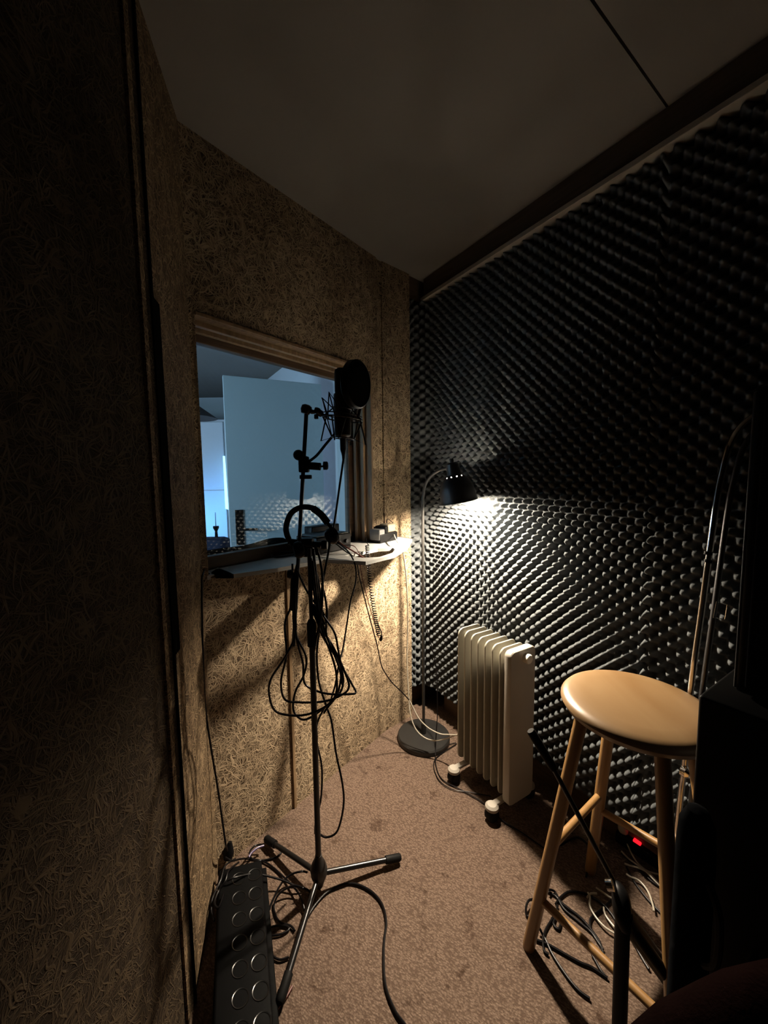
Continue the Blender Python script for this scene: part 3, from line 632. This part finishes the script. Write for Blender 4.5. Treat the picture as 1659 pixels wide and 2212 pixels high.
cable('hanging_cable', px3([(760, 230), (820, 400), (835, 560), (830, 720), (812, 900), (825, 1080), (870, 1230), (910, 1350), (940, 1560), (980, 1750), (990, 1900), (950, 2070), (880, 2115), (830, 2095)], 1.185, ph=0.5, amp=0.006), 0.0034, CABLE, 'black cable dropping in a long bight beside the stand foot', 'cable', 'cables hung on the microphone stand')
cable('hanging_cable', px3([(860, 1260), (815, 1360), (812, 1480), (845, 1650), (840, 1850), (805, 2010), (800, 2090)], 1.19, amp=0.003), 0.0032, CABLE, 'short black cable length hugging the lower stand tube', 'cable', 'cables hung on the microphone stand')
cable('hanging_cable', px3([(680, 340), (740, 470), (800, 560), (860, 650), (930, 760), (955, 880), (975, 1010), (950, 1160), (880, 1260), (860, 1290)], 1.155), 0.0034, CABLE, 'black cable crossing diagonally over the stand tube', 'cable', 'cables hung on the microphone stand')
cable('hanging_cable', px3([(740, 180), (800, 190), (830, 260), (850, 400), (848, 560), (830, 700), (800, 840), (790, 960)], 1.15), 0.0036, CABLE, 'black cable strand falling straight from the clamp', 'cable', 'cables hung on the microphone stand')
cable('hanging_cable', px3([(720, 170), (780, 200), (805, 330), (822, 520), (840, 640), (868, 700), (880, 640), (870, 540), (845, 430)], 1.158), 0.0034, CABLE, 'short black cable loop tight beside the upper tube', 'cable', 'cables hung on the microphone stand')
bm = B(); k = at(685, 1330, 1.16); tube(bm, [k + Vector((-0.012, 0, 0.035)), k + Vector((0.0, 0, 0.0)), k + Vector((0.012, 0, -0.03))], 0.010, 10); tag(obj('cable_strap', bm, CLOTHK), 'black strap tied round the hanging cables', 'strap')
cable('microphone_cable', [Vector((mx, my, xb)), at(735, 1040, 1.19), at(722, 1130, 1.18), at(708, 1200, 1.165), at(697, 1260, 1.16), at(694, 1310, 1.16), at(704, 1340, 1.16), at(705, 1370, 1.165), at(716, 1400, 1.165), at(732, 1440, 1.165), at(740, 1480, 1.17)], 0.0034, CABLE, 'black cable hanging from the studio microphone connector')
cable('side_cable', [at(x, y, Y) for x, y, Y in ((722, 1166, 1.60), (740, 1180, 1.55), (757, 1198, 1.48), (768, 1225, 1.42), (768, 1258, 1.40), (757, 1300, 1.36), (749, 1350, 1.32), (741, 1400, 1.27), (732, 1435, 1.22), (724, 1480, 1.2), (712, 1520, 1.2))], 0.003, CABLE, 'black cable bowing from the box on the shelf to the stand')

# ------------------------------------------------------------------ things on the shelf
def shelfM(s, d, z=zs, rot=0.0): return Matrix.Translation(win(s, d, z)) @ Matrix.Rotation(AU + rot, 4, 'Z')
Mb = shelfM(-0.40, -0.01)
t = thing('headphone_amplifier', 'black metal box with sloping grey top on the shelf below the window', 'amplifier', win(-0.40, -0.01, zs))
bm = B(); box(bm, -0.10, 0.10, -0.06, 0.07, 0.003, 0.072, Mb, 0.004); bd_ = obj('body', bm, PLAST, t)
bm = B(); box(bm, -0.092, 0.092, -0.054, 0.064, 0.072, 0.077, Mb, 0.002); obj('top_plate', bm, GREYP, bd_, label='grey top plate')
for k in range(4):
    bm = B(); lathe(bm, [(0, 0.012), (0.008, 0.012), (0.009, 0)], Mb @ Vector((-0.07 + k * 0.045, -0.06, 0.04)), -NN * -1, 14); obj('dial', bm, METAL, t)
Mb = shelfM(-0.33, -0.075, zs + 0.0)
t = thing('effects_unit', 'small black unit standing behind the amplifier at the glass', 'audio unit', win(-0.33, -0.09, zs))
bm = B(); box(bm, -0.09, 0.08, -0.004, 0.05, 0.008, 0.10, Mb, 0.004); obj('body', bm, PLAST, t)
Mb = shelfM(-0.06, 0.045)
t = thing('power_adapter', 'black power adapter with a grey plug block on the shelf end', 'adapter', win(-0.06, 0.045, zs))
bm = B(); box(bm, -0.07, 0.07, -0.035, 0.035, 0.0, 0.045, Mb, 0.006); obj('body', bm, PLAST, t)
bm = B(); box(bm, -0.072, -0.03, -0.033, 0.033, 0.012, 0.066, Mb, 0.006); obj('plug_block', bm, GREYP, t, label='grey plug block')
bm = B(); box(bm, 0.0, 0.062, -0.030, 0.030, 0.045, 0.085, Mb, 0.008); obj('plug_block', bm, TANP, t, label='beige plug block')
bm = B(); box(bm, -0.028, -0.002, -0.034, 0.034, 0.045, 0.078, Mb, 0.006); obj('plug_block', bm, PLAST, t, label='black plug block')
cable('adapter_lead', [win(-0.03, 0.04, zs + 0.09), win(-0.01, 0.03, zs + 0.105), win(0.03, 0.03, zs + 0.085), win(0.05, 0.035, zs + 0.055), win(0.02, 0.045, zs + 0.05)], 0.0018, CABLE, 'thin dark lead arching over the beige plug block', 'cord')
# coiled lead
s_, e_ = at(793, 1178, 1.62), at(818, 1372, 1.56)
cp = []; turns = 40; N_ = turns * 8
for i in range(N_ + 1):
    k = i / N_; p = s_ + (e_ - s_) * k; bow = 0.012 * math.sin(PI * k); stretch = k
    a = 2 * PI * turns * (k + 0.035 * math.sin(2 * PI * k)); rr = 0.0080
    cp.append(p + Vector((rr * math.cos(a) + bow * -0.6, rr * math.sin(a), 0)))
bm = B(); tube(bm, [s_ + Vector((-0.005, 0, 0.035)), s_ + Vector((0, 0, 0.01)), cp[0]], 0.0016, 6); tube(bm, cp, 0.0020, 6, smooth=False); tube(bm, [cp[-1], e_ + Vector((0.01, 0, -0.014)), e_ + Vector((0.012, 0, 0.01)), e_ + Vector((-0.002, 0, 0.045))], 0.0022, 6)
tag(obj('coiled_lead', bm, CABLE), 'dark coiled telephone-style lead dangling from the shelf', 'cord')
bm = B(); lathe(bm, [(0, -0.012), (0.006, -0.010), (0.007, 0.0), (0.004, 0.012), (0, 0.012)], e_ + Vector((0.01, 0, -0.014)), (0.3, 0, 1), 12); tag(obj('jack_plug', bm, METAL), 'small jack plug at the lower end of the coiled lead', 'plug')
# cords over the right end of the shelf
RADIN = MR @ Vector((0.02, 0.0, 0.30))
cordA = [at(x, y, Y) for x, y, Y in ((722, 1172, 1.60), (745, 1190, 1.57), (768, 1208, 1.56), (776, 1245, 1.57), (787, 1290, 1.60), (800, 1340, 1.64), (815, 1395, 1.68), (825, 1440, 1.71), (845, 1472, 1.74), (868, 1495, 1.76), (884, 1512, 1.77))]
cable('black_lead', cordA, 0.0026, CABLE, 'dark lead sagging from the box on the shelf down to the cream cord')
cable('cream_cord', [cordA[-1]] + [at(x, y, Y) for x, y, Y in ((893, 1530, 1.77), (905, 1552, 1.76), (925, 1572, 1.745), (950, 1585, 1.73), (970, 1587, 1.70))] + [at(990, 1588, 1.66)], 0.003, CABW, 'cream cord, upper of two, reaching the heater in front of the lamp', 'cord')
cable('white_cord', [win(0.02, 0.045, zs + 0.03)] + [at(x, y, Y) for x, y, Y in ((857, 1168, 1.74), (868, 1185, 1.73), (874, 1215, 1.75), (879, 1270, 1.79), (881, 1340, 1.82), (879, 1420, 1.83), (882, 1490, 1.82), (886, 1540, 1.80), (897, 1573, 1.78), (915, 1592, 1.76), (938, 1600, 1.74), (965, 1595, 1.71))] + [at(990, 1586, 1.66)], 0.003, CABW, 'white cord hanging from the shelf end down to the heater', 'cord')
cable('red_brown_lead', [at(x, y, Y) for x, y, Y in ((720, 1160, 1.60), (738, 1175, 1.59), (765, 1192, 1.585), (790, 1208, 1.58))], 0.0032, CABR, 'short red-brown lead sticking out over the shelf edge')
cable('thin_red_lead', [at(x, y, Y) for x, y, Y in ((745, 1178, 1.58), (765, 1180, 1.57), (777, 1200, 1.58), (780, 1235, 1.60), (793, 1290, 1.63), (810, 1350, 1.66), (818, 1378, 1.67))], 0.0017, CABR, 'thin reddish lead running beside the coiled lead')
cable('power_cable', [win(-0.50, 0.02, zs + 0.015), onz(590, 1194, zs + .005), onz(520, 1196, zs + .005), onz(470, 1206, zs + .004), onz(452, 1216, zs + 0.004), at(439, 1238, 1.185), at(436, 1270, 1.165), at(438, 1400, 1.17), at(443, 1520, 1.17), at(455, 1610, 1.17), at(470, 1700, 1.18), at(480, 1770, 1.18), at(487, 1820, 1.17), onz(491, 1838, 0.075)], 0.0032, CABLE, 'black mains cable running down the left corner to the power strip')
cable('black_lead', [onz(655, 1195, zs + 0.005), onz(600, 1203, zs + 0.005), onz(587, 1198, zs + 0.005), onz(600, 1188, zs + 0.006), onz(640, 1180, zs + 0.006)], 0.004, CABLE, 'black lead bent in a small loop on the shelf left of the stand')

# ------------------------------------------------------------------ power strip on the left
t = thing('power_strip', 'large black double-row power strip on the carpet at left', 'power strip', onz(520, 2000, 0.0))
q0 = (onz(500, 1862, 0.06) + onz(545, 1872, 0.06)) / 2; q0.z = 0; q1 = (onz(448, 2290, 0.06) + onz(610, 2250, 0.06)) / 2; q1.z = 0
d = (q1 - q0); LQ = d.length; MQ = Matrix.Translation(q0) @ Matrix.Rotation(math.atan2(d.y, d.x), 4, 'Z') @ Matrix.Rotation(math.radians(-6), 4, 'X')
bm = B(); box(bm, 0, LQ, -0.078, 0.058, 0.008, 0.062, MQ, 0.008); STRIPM = mat('strip_black', (0.003, 0.003, 0.0032), 0.6)
STRIPM.node_tree.nodes['Principled BSDF'].inputs['Specular IOR Level'].default_value = 0.03
body = obj('housing', bm, STRIPM, t)
for k in range(7):
    for side in (-1, 1):
        c = MQ @ Vector((0.05 + k * 0.062, side * 0.024 + 0.008, 0.062)); up = (MQ.to_3x3() @ Vector((0, 0, 1)))
        bm = B(); lathe(bm, [(0.0, -0.010), (0.0175, -0.010), (0.0185, 0.001), (0.0205, 0.0016), (0.0215, 0.0)], c, up, 20)
        obj('socket', bm, mat('glossy_black', (0.003, 0.003, 0.003), 0.3) if k == 0 and side < 0 else bpy.data.materials['glossy_black'], body)
bm = B(); box(bm, LQ * 0.0 + 0.002, LQ, 0.052, 0.075, 0.002, 0.03, MQ, 0.004); obj('side_rail', bm, STRIPM, t)

def px5(pts, z=0.006):
    return [onz(400 + p[0] / 2.765, 1700 + p[1] / 2.765, (p[2] if len(p) > 2 else z)) for p in pts]
GL = 'cables tangled round the left power strip'
cable('floor_cable', px5([(240, 420, .07), (280, 440, .06), (330, 430, .04), (380, 430), (480, 450), (580, 530), (680, 640, .02), (720, 780), (700, 860)]), 0.003, CABLE, 'black floor cable arcing from the power strip under the stand leg', 'cable', GL)
cable('floor_cable', px5([(250, 560, .08), (300, 540, .08), (420, 520, .05), (560, 550, .03), (660, 590, .02), (740, 620), (760, 690), (740, 760)]), 0.003, CABLE, 'black floor cable running nearly straight from strip to stand hub', 'cable', GL)
cable('floor_cable', px5([(730, 510, .03), (690, 505, .04), (620, 530, .03), (560, 600, .02), (500, 740), (480, 860), (500, 980), (560, 1030), (620, 1015)]), 0.003, CABLE, 'black floor cable sweeping in a long curve left of the stand', 'cable', GL)
cable('floor_cable', px5([(700, 600, .03), (640, 590, .03), (560, 640, .02), (530, 720), (560, 800), (630, 830), (655, 860)]), 0.003, CABLE, 'small round loop of black cable between strip and stand leg', 'cable', GL)
cable('floor_cable', px5([(460, 860), (500, 885), (570, 880), (620, 850), (600, 830), (540, 830), (480, 850)]), 0.003, CABLE, 'flat little coil of black cable right of the power strip', 'cable', GL)
cable('floor_cable', px5([(300, 430, .05), (240, 470, .07), (210, 560, .07), (165, 660, .06), (155, 740, .05), (175, 800, .05)]), 0.003, CABLE, 'black cable falling over the left side of the power strip', 'cable', GL)
cable('floor_cable', px5([(320, 450, .05), (260, 500, .08), (240, 560, .08), (200, 620, .07), (175, 690, .07), (200, 720, .07), (230, 640, .08)]), 0.003, CABLE, 'black cable folded back on top of the power strip end', 'cable', GL)
cable('floor_cable', px5([(470, 345, .03), (420, 350, .03), (385, 390, .04), (400, 430, .03), (450, 440), (540, 420), (580, 385)]), 0.003, CABLE, 'black cable bent under the left foot of the stand', 'cable', GL)
cable('floor_cable', px5([(470, 350, .03), (430, 365, .035), (395, 395, .04), (380, 420, .04)]), 0.0034, mat('cable_violet', (0.05, 0.03, 0.10), 0.4), 'short violet cable by the left foot of the stand', 'cable')
cable('floor_cable', px5([(640, 1190), (600, 1260), (555, 1320), (510, 1380), (470, 1450)]), 0.003, CABR, 'red-brown cable leaving the frame below the front stand leg', 'cable')
cable('floor_cable', px5([(735, 770), (780, 700), (860, 620), (980, 575), (1090, 610), (1170, 690), (1200, 800), (1190, 900), (1185, 1000), (1195, 1180), (1250, 1330), (1310, 1416), (1360, 1480)]), 0.0036, CABLE, 'long black cable arching over the open carpet to the bottom edge', 'cable')
# plug at the strip end
bm = B(); c = onz(494, 1842, 0.05); lathe(bm, [(0, -0.02), (0.015, -0.018), (0.018, 0.0), (0.012, 0.02), (0.006, 0.035), (0, 0.035)], c, (0.1, 0.2, 1), 18); tag(obj('mains_plug', bm, PLAST), 'black mains plug at the far end of the left power strip', 'plug')

# ------------------------------------------------------------------ low black stand leaning in front of the stool
t = thing('tripod_stand', 'small black tripod stand leaning in front of the stool', 'stand', onz(1350, 2200, 0.0))
r0, r1, r2 = at(1146, 1578, 0.90), at(1193, 1655, 0.885), at(1332, 1915, 0.80)
bm = B(); tube(bm, [r0, r0 + (r1 - r0) * 0.04, r1, r1 + (r2 - r1) * 0.03], lambda t: 0.0105 if 0.01 < t < 0.9 else 0.0085, 14, smooth=False); obj('grip', bm, RUB, t)
bm = B(); tube(bm, [r1, r2], 0.0058, 12, smooth=False); obj('tube', bm, METAL, t)
hb = at(1345, 1975, 0.76)
bm = B(); tube(bm, [r2 - (r2 - r1).normalized() * 0.005, at(1340, 1935, 0.78), hb, at(1352, 2010, 0.75)], lambda t: 0.011 + 0.008 * math.sin(PI * t), 14); hbo = obj('joint', bm, PLAST, t)
bm = B(); lathe(bm, [(0, -0.008), (0.011, -0.007), (0.012, 0.006), (0, 0.008)], at(1318, 1912, 0.77), (0.8, -0.4, 0.4), 16); obj('knob', bm, CHROME, hbo, label='shiny knob')
for tip, w_ in ((onz(1335, 2320), 0.015), (onz(1500, 2200), 0.020), (onz(1590, 2330), 0.012)):
    tp = Vector(tip) + Vector((0, 0, 0.012)); bm = B(); tube(bm, [hb, (hb + tp) / 2, tp], w_, 14, smooth=False); obj('leg', bm, RUB, t)

# ------------------------------------------------------------------ cables and power bar near the stool
def px6(pts, z=0.006):
    return [onz(1130 + p[0] / 4.706, 1690 + p[1] / 4.706, (p[2] if len(p) > 2 else z)) for p in pts]
GR = 'black cables tangled on the carpet under the stool'
blk = [([(130, 1600), (200, 1625), (260, 1650), (450, 1760), (600, 1840), (700, 1880), (860, 1990)], 'black cable curving under the front stool leg towards the bottom edge'),
       ([(160, 1470, .02), (200, 1550), (230, 1600), (300, 1750), (430, 1950), (560, 2110), (680, 2200)], 'black cable nearest the open carpet beside the stool foot'),
       ([(250, 1110), (340, 1165), (420, 1290), (560, 1410), (690, 1520), (760, 1620), (815, 1700)], 'black cable running parallel above the low stool rung'),
       ([(255, 1090, .02), (320, 1110), (400, 1230), (600, 1390), (760, 1590), (800, 1690), (830, 1780)], 'black cable beside its twin above the low stool rung'),
       ([(330, 1240), (380, 1170), (480, 1110), (650, 1140), (800, 1230), (900, 1340), (960, 1450)], 'black cable arching wide behind the front stool leg'),
       ([(350, 1330), (290, 1400), (230, 1500), (205, 1600), (215, 1710), (260, 1750)], 'black cable bending down beside the front stool leg'),
       ([(690, 1500), (680, 1430), (700, 1370), (800, 1290), (900, 1200), (980, 1150)], 'black cable crossing the white ones under the stool'),
       ([(350, 1250), (330, 1370), (310, 1440), (360, 1490), (380, 1420), (340, 1340), (290, 1390)], 'small knot of black cable behind the stool foot'),
       ([(130, 1190, .01), (60, 1200, .02), (30, 1270, .015), (35, 1350), (60, 1360)], 'black cable end poking out left of the front stool leg'),
       ([(700, 1750), (740, 1820), (790, 1910), (830, 1960)], 'short shiny black cable below the low stool rung'),
       ([(1080, 1560), (1150, 1680), (1230, 1820), (1280, 1900)], 'black cable running down right of the leaning tripod'),
       ([(1050, 860), (1130, 1010), (1250, 1170), (1380, 1310), (1450, 1380)], 'black cable below the power bar, behind the right stool leg'),
       ([(380, 640), (560, 560), (700, 700), (720, 860), (660, 900), (640, 960)], 'dark cable in the shadow between the two left stool legs'),
       ([(1000, 720), (1150, 860), (1300, 1000), (1420, 1090), (1560, 1250)], 'dark cable alongside the power bar under the stool')]
for p, lb in blk: cable('floor_cable', px6(p), 0.0034, CABLE, lb, 'cable', GR)
wht = [([(660, 1120), (680, 1170), (680, 1260), (740, 1370), (830, 1470), (920, 1530), (1000, 1580)], 'white cable nearest the middle of the stool, left of the tripod'),
       ([(740, 1070), (800, 1110), (870, 1160), (930, 1190)], 'short white cable beside the shiny knob of the tripod'),
       ([(820, 1270), (825, 1310), (850, 1370), (920, 1460), (970, 1500)], 'second white cable bending behind the tripod leg'),
       ([(1050, 930), (1090, 960), (1180, 1000), (1270, 1110), (1320, 1250), (1330, 1310)], 'bright white cable curving between tripod and right stool leg'),
       ([(1030, 450, .055), (1040, 540, .04), (1070, 650, .02), (1150, 800), (1260, 900), (1400, 940), (1500, 960)], 'cream cable falling from the plug on the power bar'),
       ([(1030, 825), (1100, 850), (1200, 880), (1300, 940), (1410, 1060), (1500, 1130)], 'grey-white cable below the cream one at the power bar'),
       ([(1000, 700), (1080, 780), (1230, 890), (1330, 990), (1420, 1080)], 'pale thin cable crossing under the cream cable'),
       ([(1120, 1440), (1180, 1470), (1220, 1520), (1190, 1560), (1130, 1560)], 'white cable hooked beside the tripod leg'),
       ([(650, 1170), (690, 1130), (750, 1130)], 'tiny piece of white cable near the shadow of the stool')]
for p, lb in wht: cable('floor_cable', px6(p, 0.012), 0.0029, CABW, lb, 'cable', 'white cables tangled on the carpet under the stool')
t = thing('power_strip', 'black power bar with a lit red switch on the floor along the foam', 'power strip', onz(1400, 1840, 0))
q0, q1 = onz(1335, 1788, 0.04), onz(1530, 1915, 0.04); q0.z = q1.z = 0; d = q1 - q0
MQ = Matrix.Translation(q0) @ Matrix.Rotation(math.atan2(d.y, d.x), 4, 'Z')
bm = B(); box(bm, 0, d.length, -0.026, 0.026, 0.0, 0.042, MQ, 0.006); body = obj('housing', bm, PLAST, t)
bm = B(); c = onz(1377, 1818, 0.044); Ms = Matrix.Translation(Vector((c.x, c.y, 0.042))) @ Matrix.Rotation(math.atan2(d.y, d.x), 4, 'Z'); box(bm, -0.012, 0.012, -0.009, 0.009, -0.002, 0.006, Ms, 0.002); obj('switch', bm, REDL, body, label='glowing red rocker switch')
for k in range(2):
    bm = B(); lathe(bm, [(0, -0.012), (0.017, -0.012), (0.018, 0.001), (0.021, 0.001), (0.021, -0.001)], MQ @ Vector((0.12 + k * 0.05, 0, 0.042)), (0, 0, 1), 20); obj('socket', bm, bpy.data.materials['glossy_black'], body)
bm = B(); c = onz(1346, 1788, 0.06); lathe(bm, [(0, -0.018), (0.016, -0.018), (0.017, 0.0), (0.011, 0.014), (0.005, 0.02), (0, 0.02)], c, (-0.3, -0.3, 1), 16); tag(obj('mains_plug', bm, CABW), 'cream mains plug in the power bar beside the red switch', 'plug')

# ------------------------------------------------------------------ right-hand side: chrome rack, cabinet, box, bag
t = thing('chrome_rack', 'bent chrome tube rack leaning between the stool and black cabinet', 'rack', (0.83, 1.0, 0))
low = Vector((0.803, 1.0, 0))
pr = [Vector((low.x, low.y, 0.0)), at(1468, 1740, 1.02), at(1480, 1640, 1.0), at(1492, 1490, 1.0), at(1518, 1300, 1.0), at(1545, 1100, 1.0), at(1560, 1020, 1.0), at(1575, 965, 1.0), at(1597, 925, 1.0), at(1630, 895, 1.0)]
bm = B(); tube(bm, pr, 0.0075, 14); obj('upright', bm, CHROME, t)
bm = B(); tube(bm, [p + Vector((0.028, -0.004, -0.02)) if i else p + Vector((0.05, 0, 0)) for i, p in enumerate(pr)], 0.0065, 14); obj('upright', bm, mat('chrome_dull', (0.12, 0.12, 0.125), 0.4, 1.0), t)
bm = B(); tube(bm, [at(1478, 1668, 1.0), at(1520, 1690, 0.98), at(1560, 1760, 0.95)], 0.006, 12); lathe(bm, [(0, -0.012), (0.013, -0.008), (0.015, 0.004), (0.009, 0.012), (0, 0.012)], at(1479, 1668, 0.995), (0.5, -0.8, 0), 18); obj('cross_tube', bm, CHROME, t)
for py in (1195, 1212): 
    bm = B(); tube(bm, [at(1529, py, 0.99) + Vector((0, 0, -0.004)), at(1530, py, 0.99) + Vector((0, 0, 0.004))], 0.0095, 14); obj('collar', bm, PLAST, t)
bm = B(); cc = [at(1548, 1300, 0.93), at(1571, 1306, 0.93), at(1566, 1338, 0.93), at(1541, 1334, 0.93)]
tube(bm, cc, 0.0012, 6, closed=True, smooth=False); obj('buckle', bm, CHROME, t)
AF = math.atan2(UF.y, UF.x)
KB = Vector((0.520, 0.612, 0)); zbox = at(1535, 1500, KB.y).z
KC = KB + UF * 0.028 - NF * 0.05
t = thing('speaker_cabinet', 'tall black loudspeaker cabinet standing on a box at far right', 'loudspeaker', KC + UF * 0.1 - NF * 0.1 + Vector((0, 0, zbox)))
MCb = Matrix.Translation(KC) @ Matrix.Rotation(AF, 4, 'Z')
ztop = at(1600, 830, KC.y).z
bm = B(); box(bm, 0, 0.20, 0, 0.20, zbox + 0.003, ztop, MCb, 0.012); cbo = obj('enclosure', bm, PLAST, t)
bm = B(); box(bm, 0.018, 0.182, -0.010, 0.0, zbox + 0.02, ztop - 0.018, MCb, 0.004); obj('grille', bm, CLOTHK, cbo, label='black cloth grille')
bm = B(); tube(bm, [MCb @ Vector(p) for p in ((0.004, 0.004, zbox + 0.012), (0.004, 0.004, ztop - 0.014), (0.014, 0.004, ztop - 0.004), (0.19, 0.004, ztop - 0.004))], 0.0022, 8, smooth=False); obj('edge_strip', bm, mat('edge_grey', (0.045, 0.045, 0.05), 0.35), cbo, label='dark grey edge strip')
t = thing('equipment_box', 'black box on the floor carrying the loudspeaker at far right', 'box', KB + UF * 0.12 - NF * 0.13)
MCc = Matrix.Translation(KB) @ Matrix.Rotation(AF, 4, 'Z')
bm = B(); box(bm, 0, 0.25, 0, 0.27, 0.002, zbox, MCc, 0.006); bo = obj('carcass', bm, PLAST, t)
bm = B(); tube(bm, [MCc @ Vector((0.09, 0.0, 0.6)), MCc @ Vector((0.09, -0.025, 0.6)), MCc @ Vector((0.17, -0.025, 0.6)), MCc @ Vector((0.17, 0.0, 0.6))], 0.006, 10, smooth=False); obj('handle', bm, METAL, bo)
bc = at(1507, 1765, 0.53)
t = thing('padded_bag', 'slim black padded bag standing upright before the black box', 'bag', (bc.x, bc.y, 0))
bm = B(); lathe(bm, [(0, 0), (0.022, 0.004), (0.025, 0.05), (0.024, bc.z - 0.05), (0.022, bc.z - 0.01), (0.013, bc.z + 0.012), (0, bc.z + 0.018)], (bc.x, bc.y, 0), segs=24); bg = obj('shell', bm, CLOTHK, t)
bm = B(); tube(bm, [(bc.x, bc.y - 0.026, bc.z - 0.08), (bc.x, bc.y - 0.045, bc.z - 0.11), (bc.x, bc.y - 0.045, bc.z - 0.18), (bc.x, bc.y - 0.026, bc.z - 0.21)], 0.005, 8); obj('carry_handle', bm, RUB, bg)

# ------------------------------------------------------------------ dark maroon armchair at the camera's feet
t = thing('armchair', 'dark maroon rounded armchair back in the bottom right corner', 'chair', (0.42, 0.18, 0))
def soft(bm, c, r, p=2.6, n=28, m=18):
    def sg(v, e): return math.copysign(abs(v) ** e, v)
    e = 2 / p; rings = []
    for i in range(m + 1):
        th = -PI / 2 + PI * i / m; rings.append([bm.verts.new((c[0] + r[0] * sg(math.cos(th), e) * sg(math.cos(2 * PI * j / n), e), c[1] + r[1] * sg(math.cos(th), e) * sg(math.sin(2 * PI * j / n), e), c[2] + r[2] * sg(math.sin(th), e))) for j in range(n)])
    for a, b2 in zip(rings[:-1], rings[1:]):
        for j in range(n): bm.faces.new((a[j], a[(j + 1) % n], b2[(j + 1) % n], b2[j]))
    bmesh.ops.remove_doubles(bm, verts=bm.verts, dist=1e-5)
bm = B(); soft(bm, (0.415, 0.275, 0.57), (0.30, 0.08, 0.375), 2.4); obj('backrest', bm, MAROON, t)
bm = B(); soft(bm, (0.415, 0.02, 0.34), (0.27, 0.24, 0.10), 3.2); obj('seat', bm, MAROON, t)
for x in (0.14, 0.69):
    bm = B(); soft(bm, (x, 0.0, 0.40), (0.05, 0.25, 0.16), 3); obj('armrest', bm, MAROON, t)
for x in (0.22, 0.61):
    for y in (-0.14, 0.24):
        bm = B(); tube(bm, [(x, y, 0.0), (x, y, 0.27)], 0.018, 12, smooth=False); obj('leg', bm, DARKW, t)
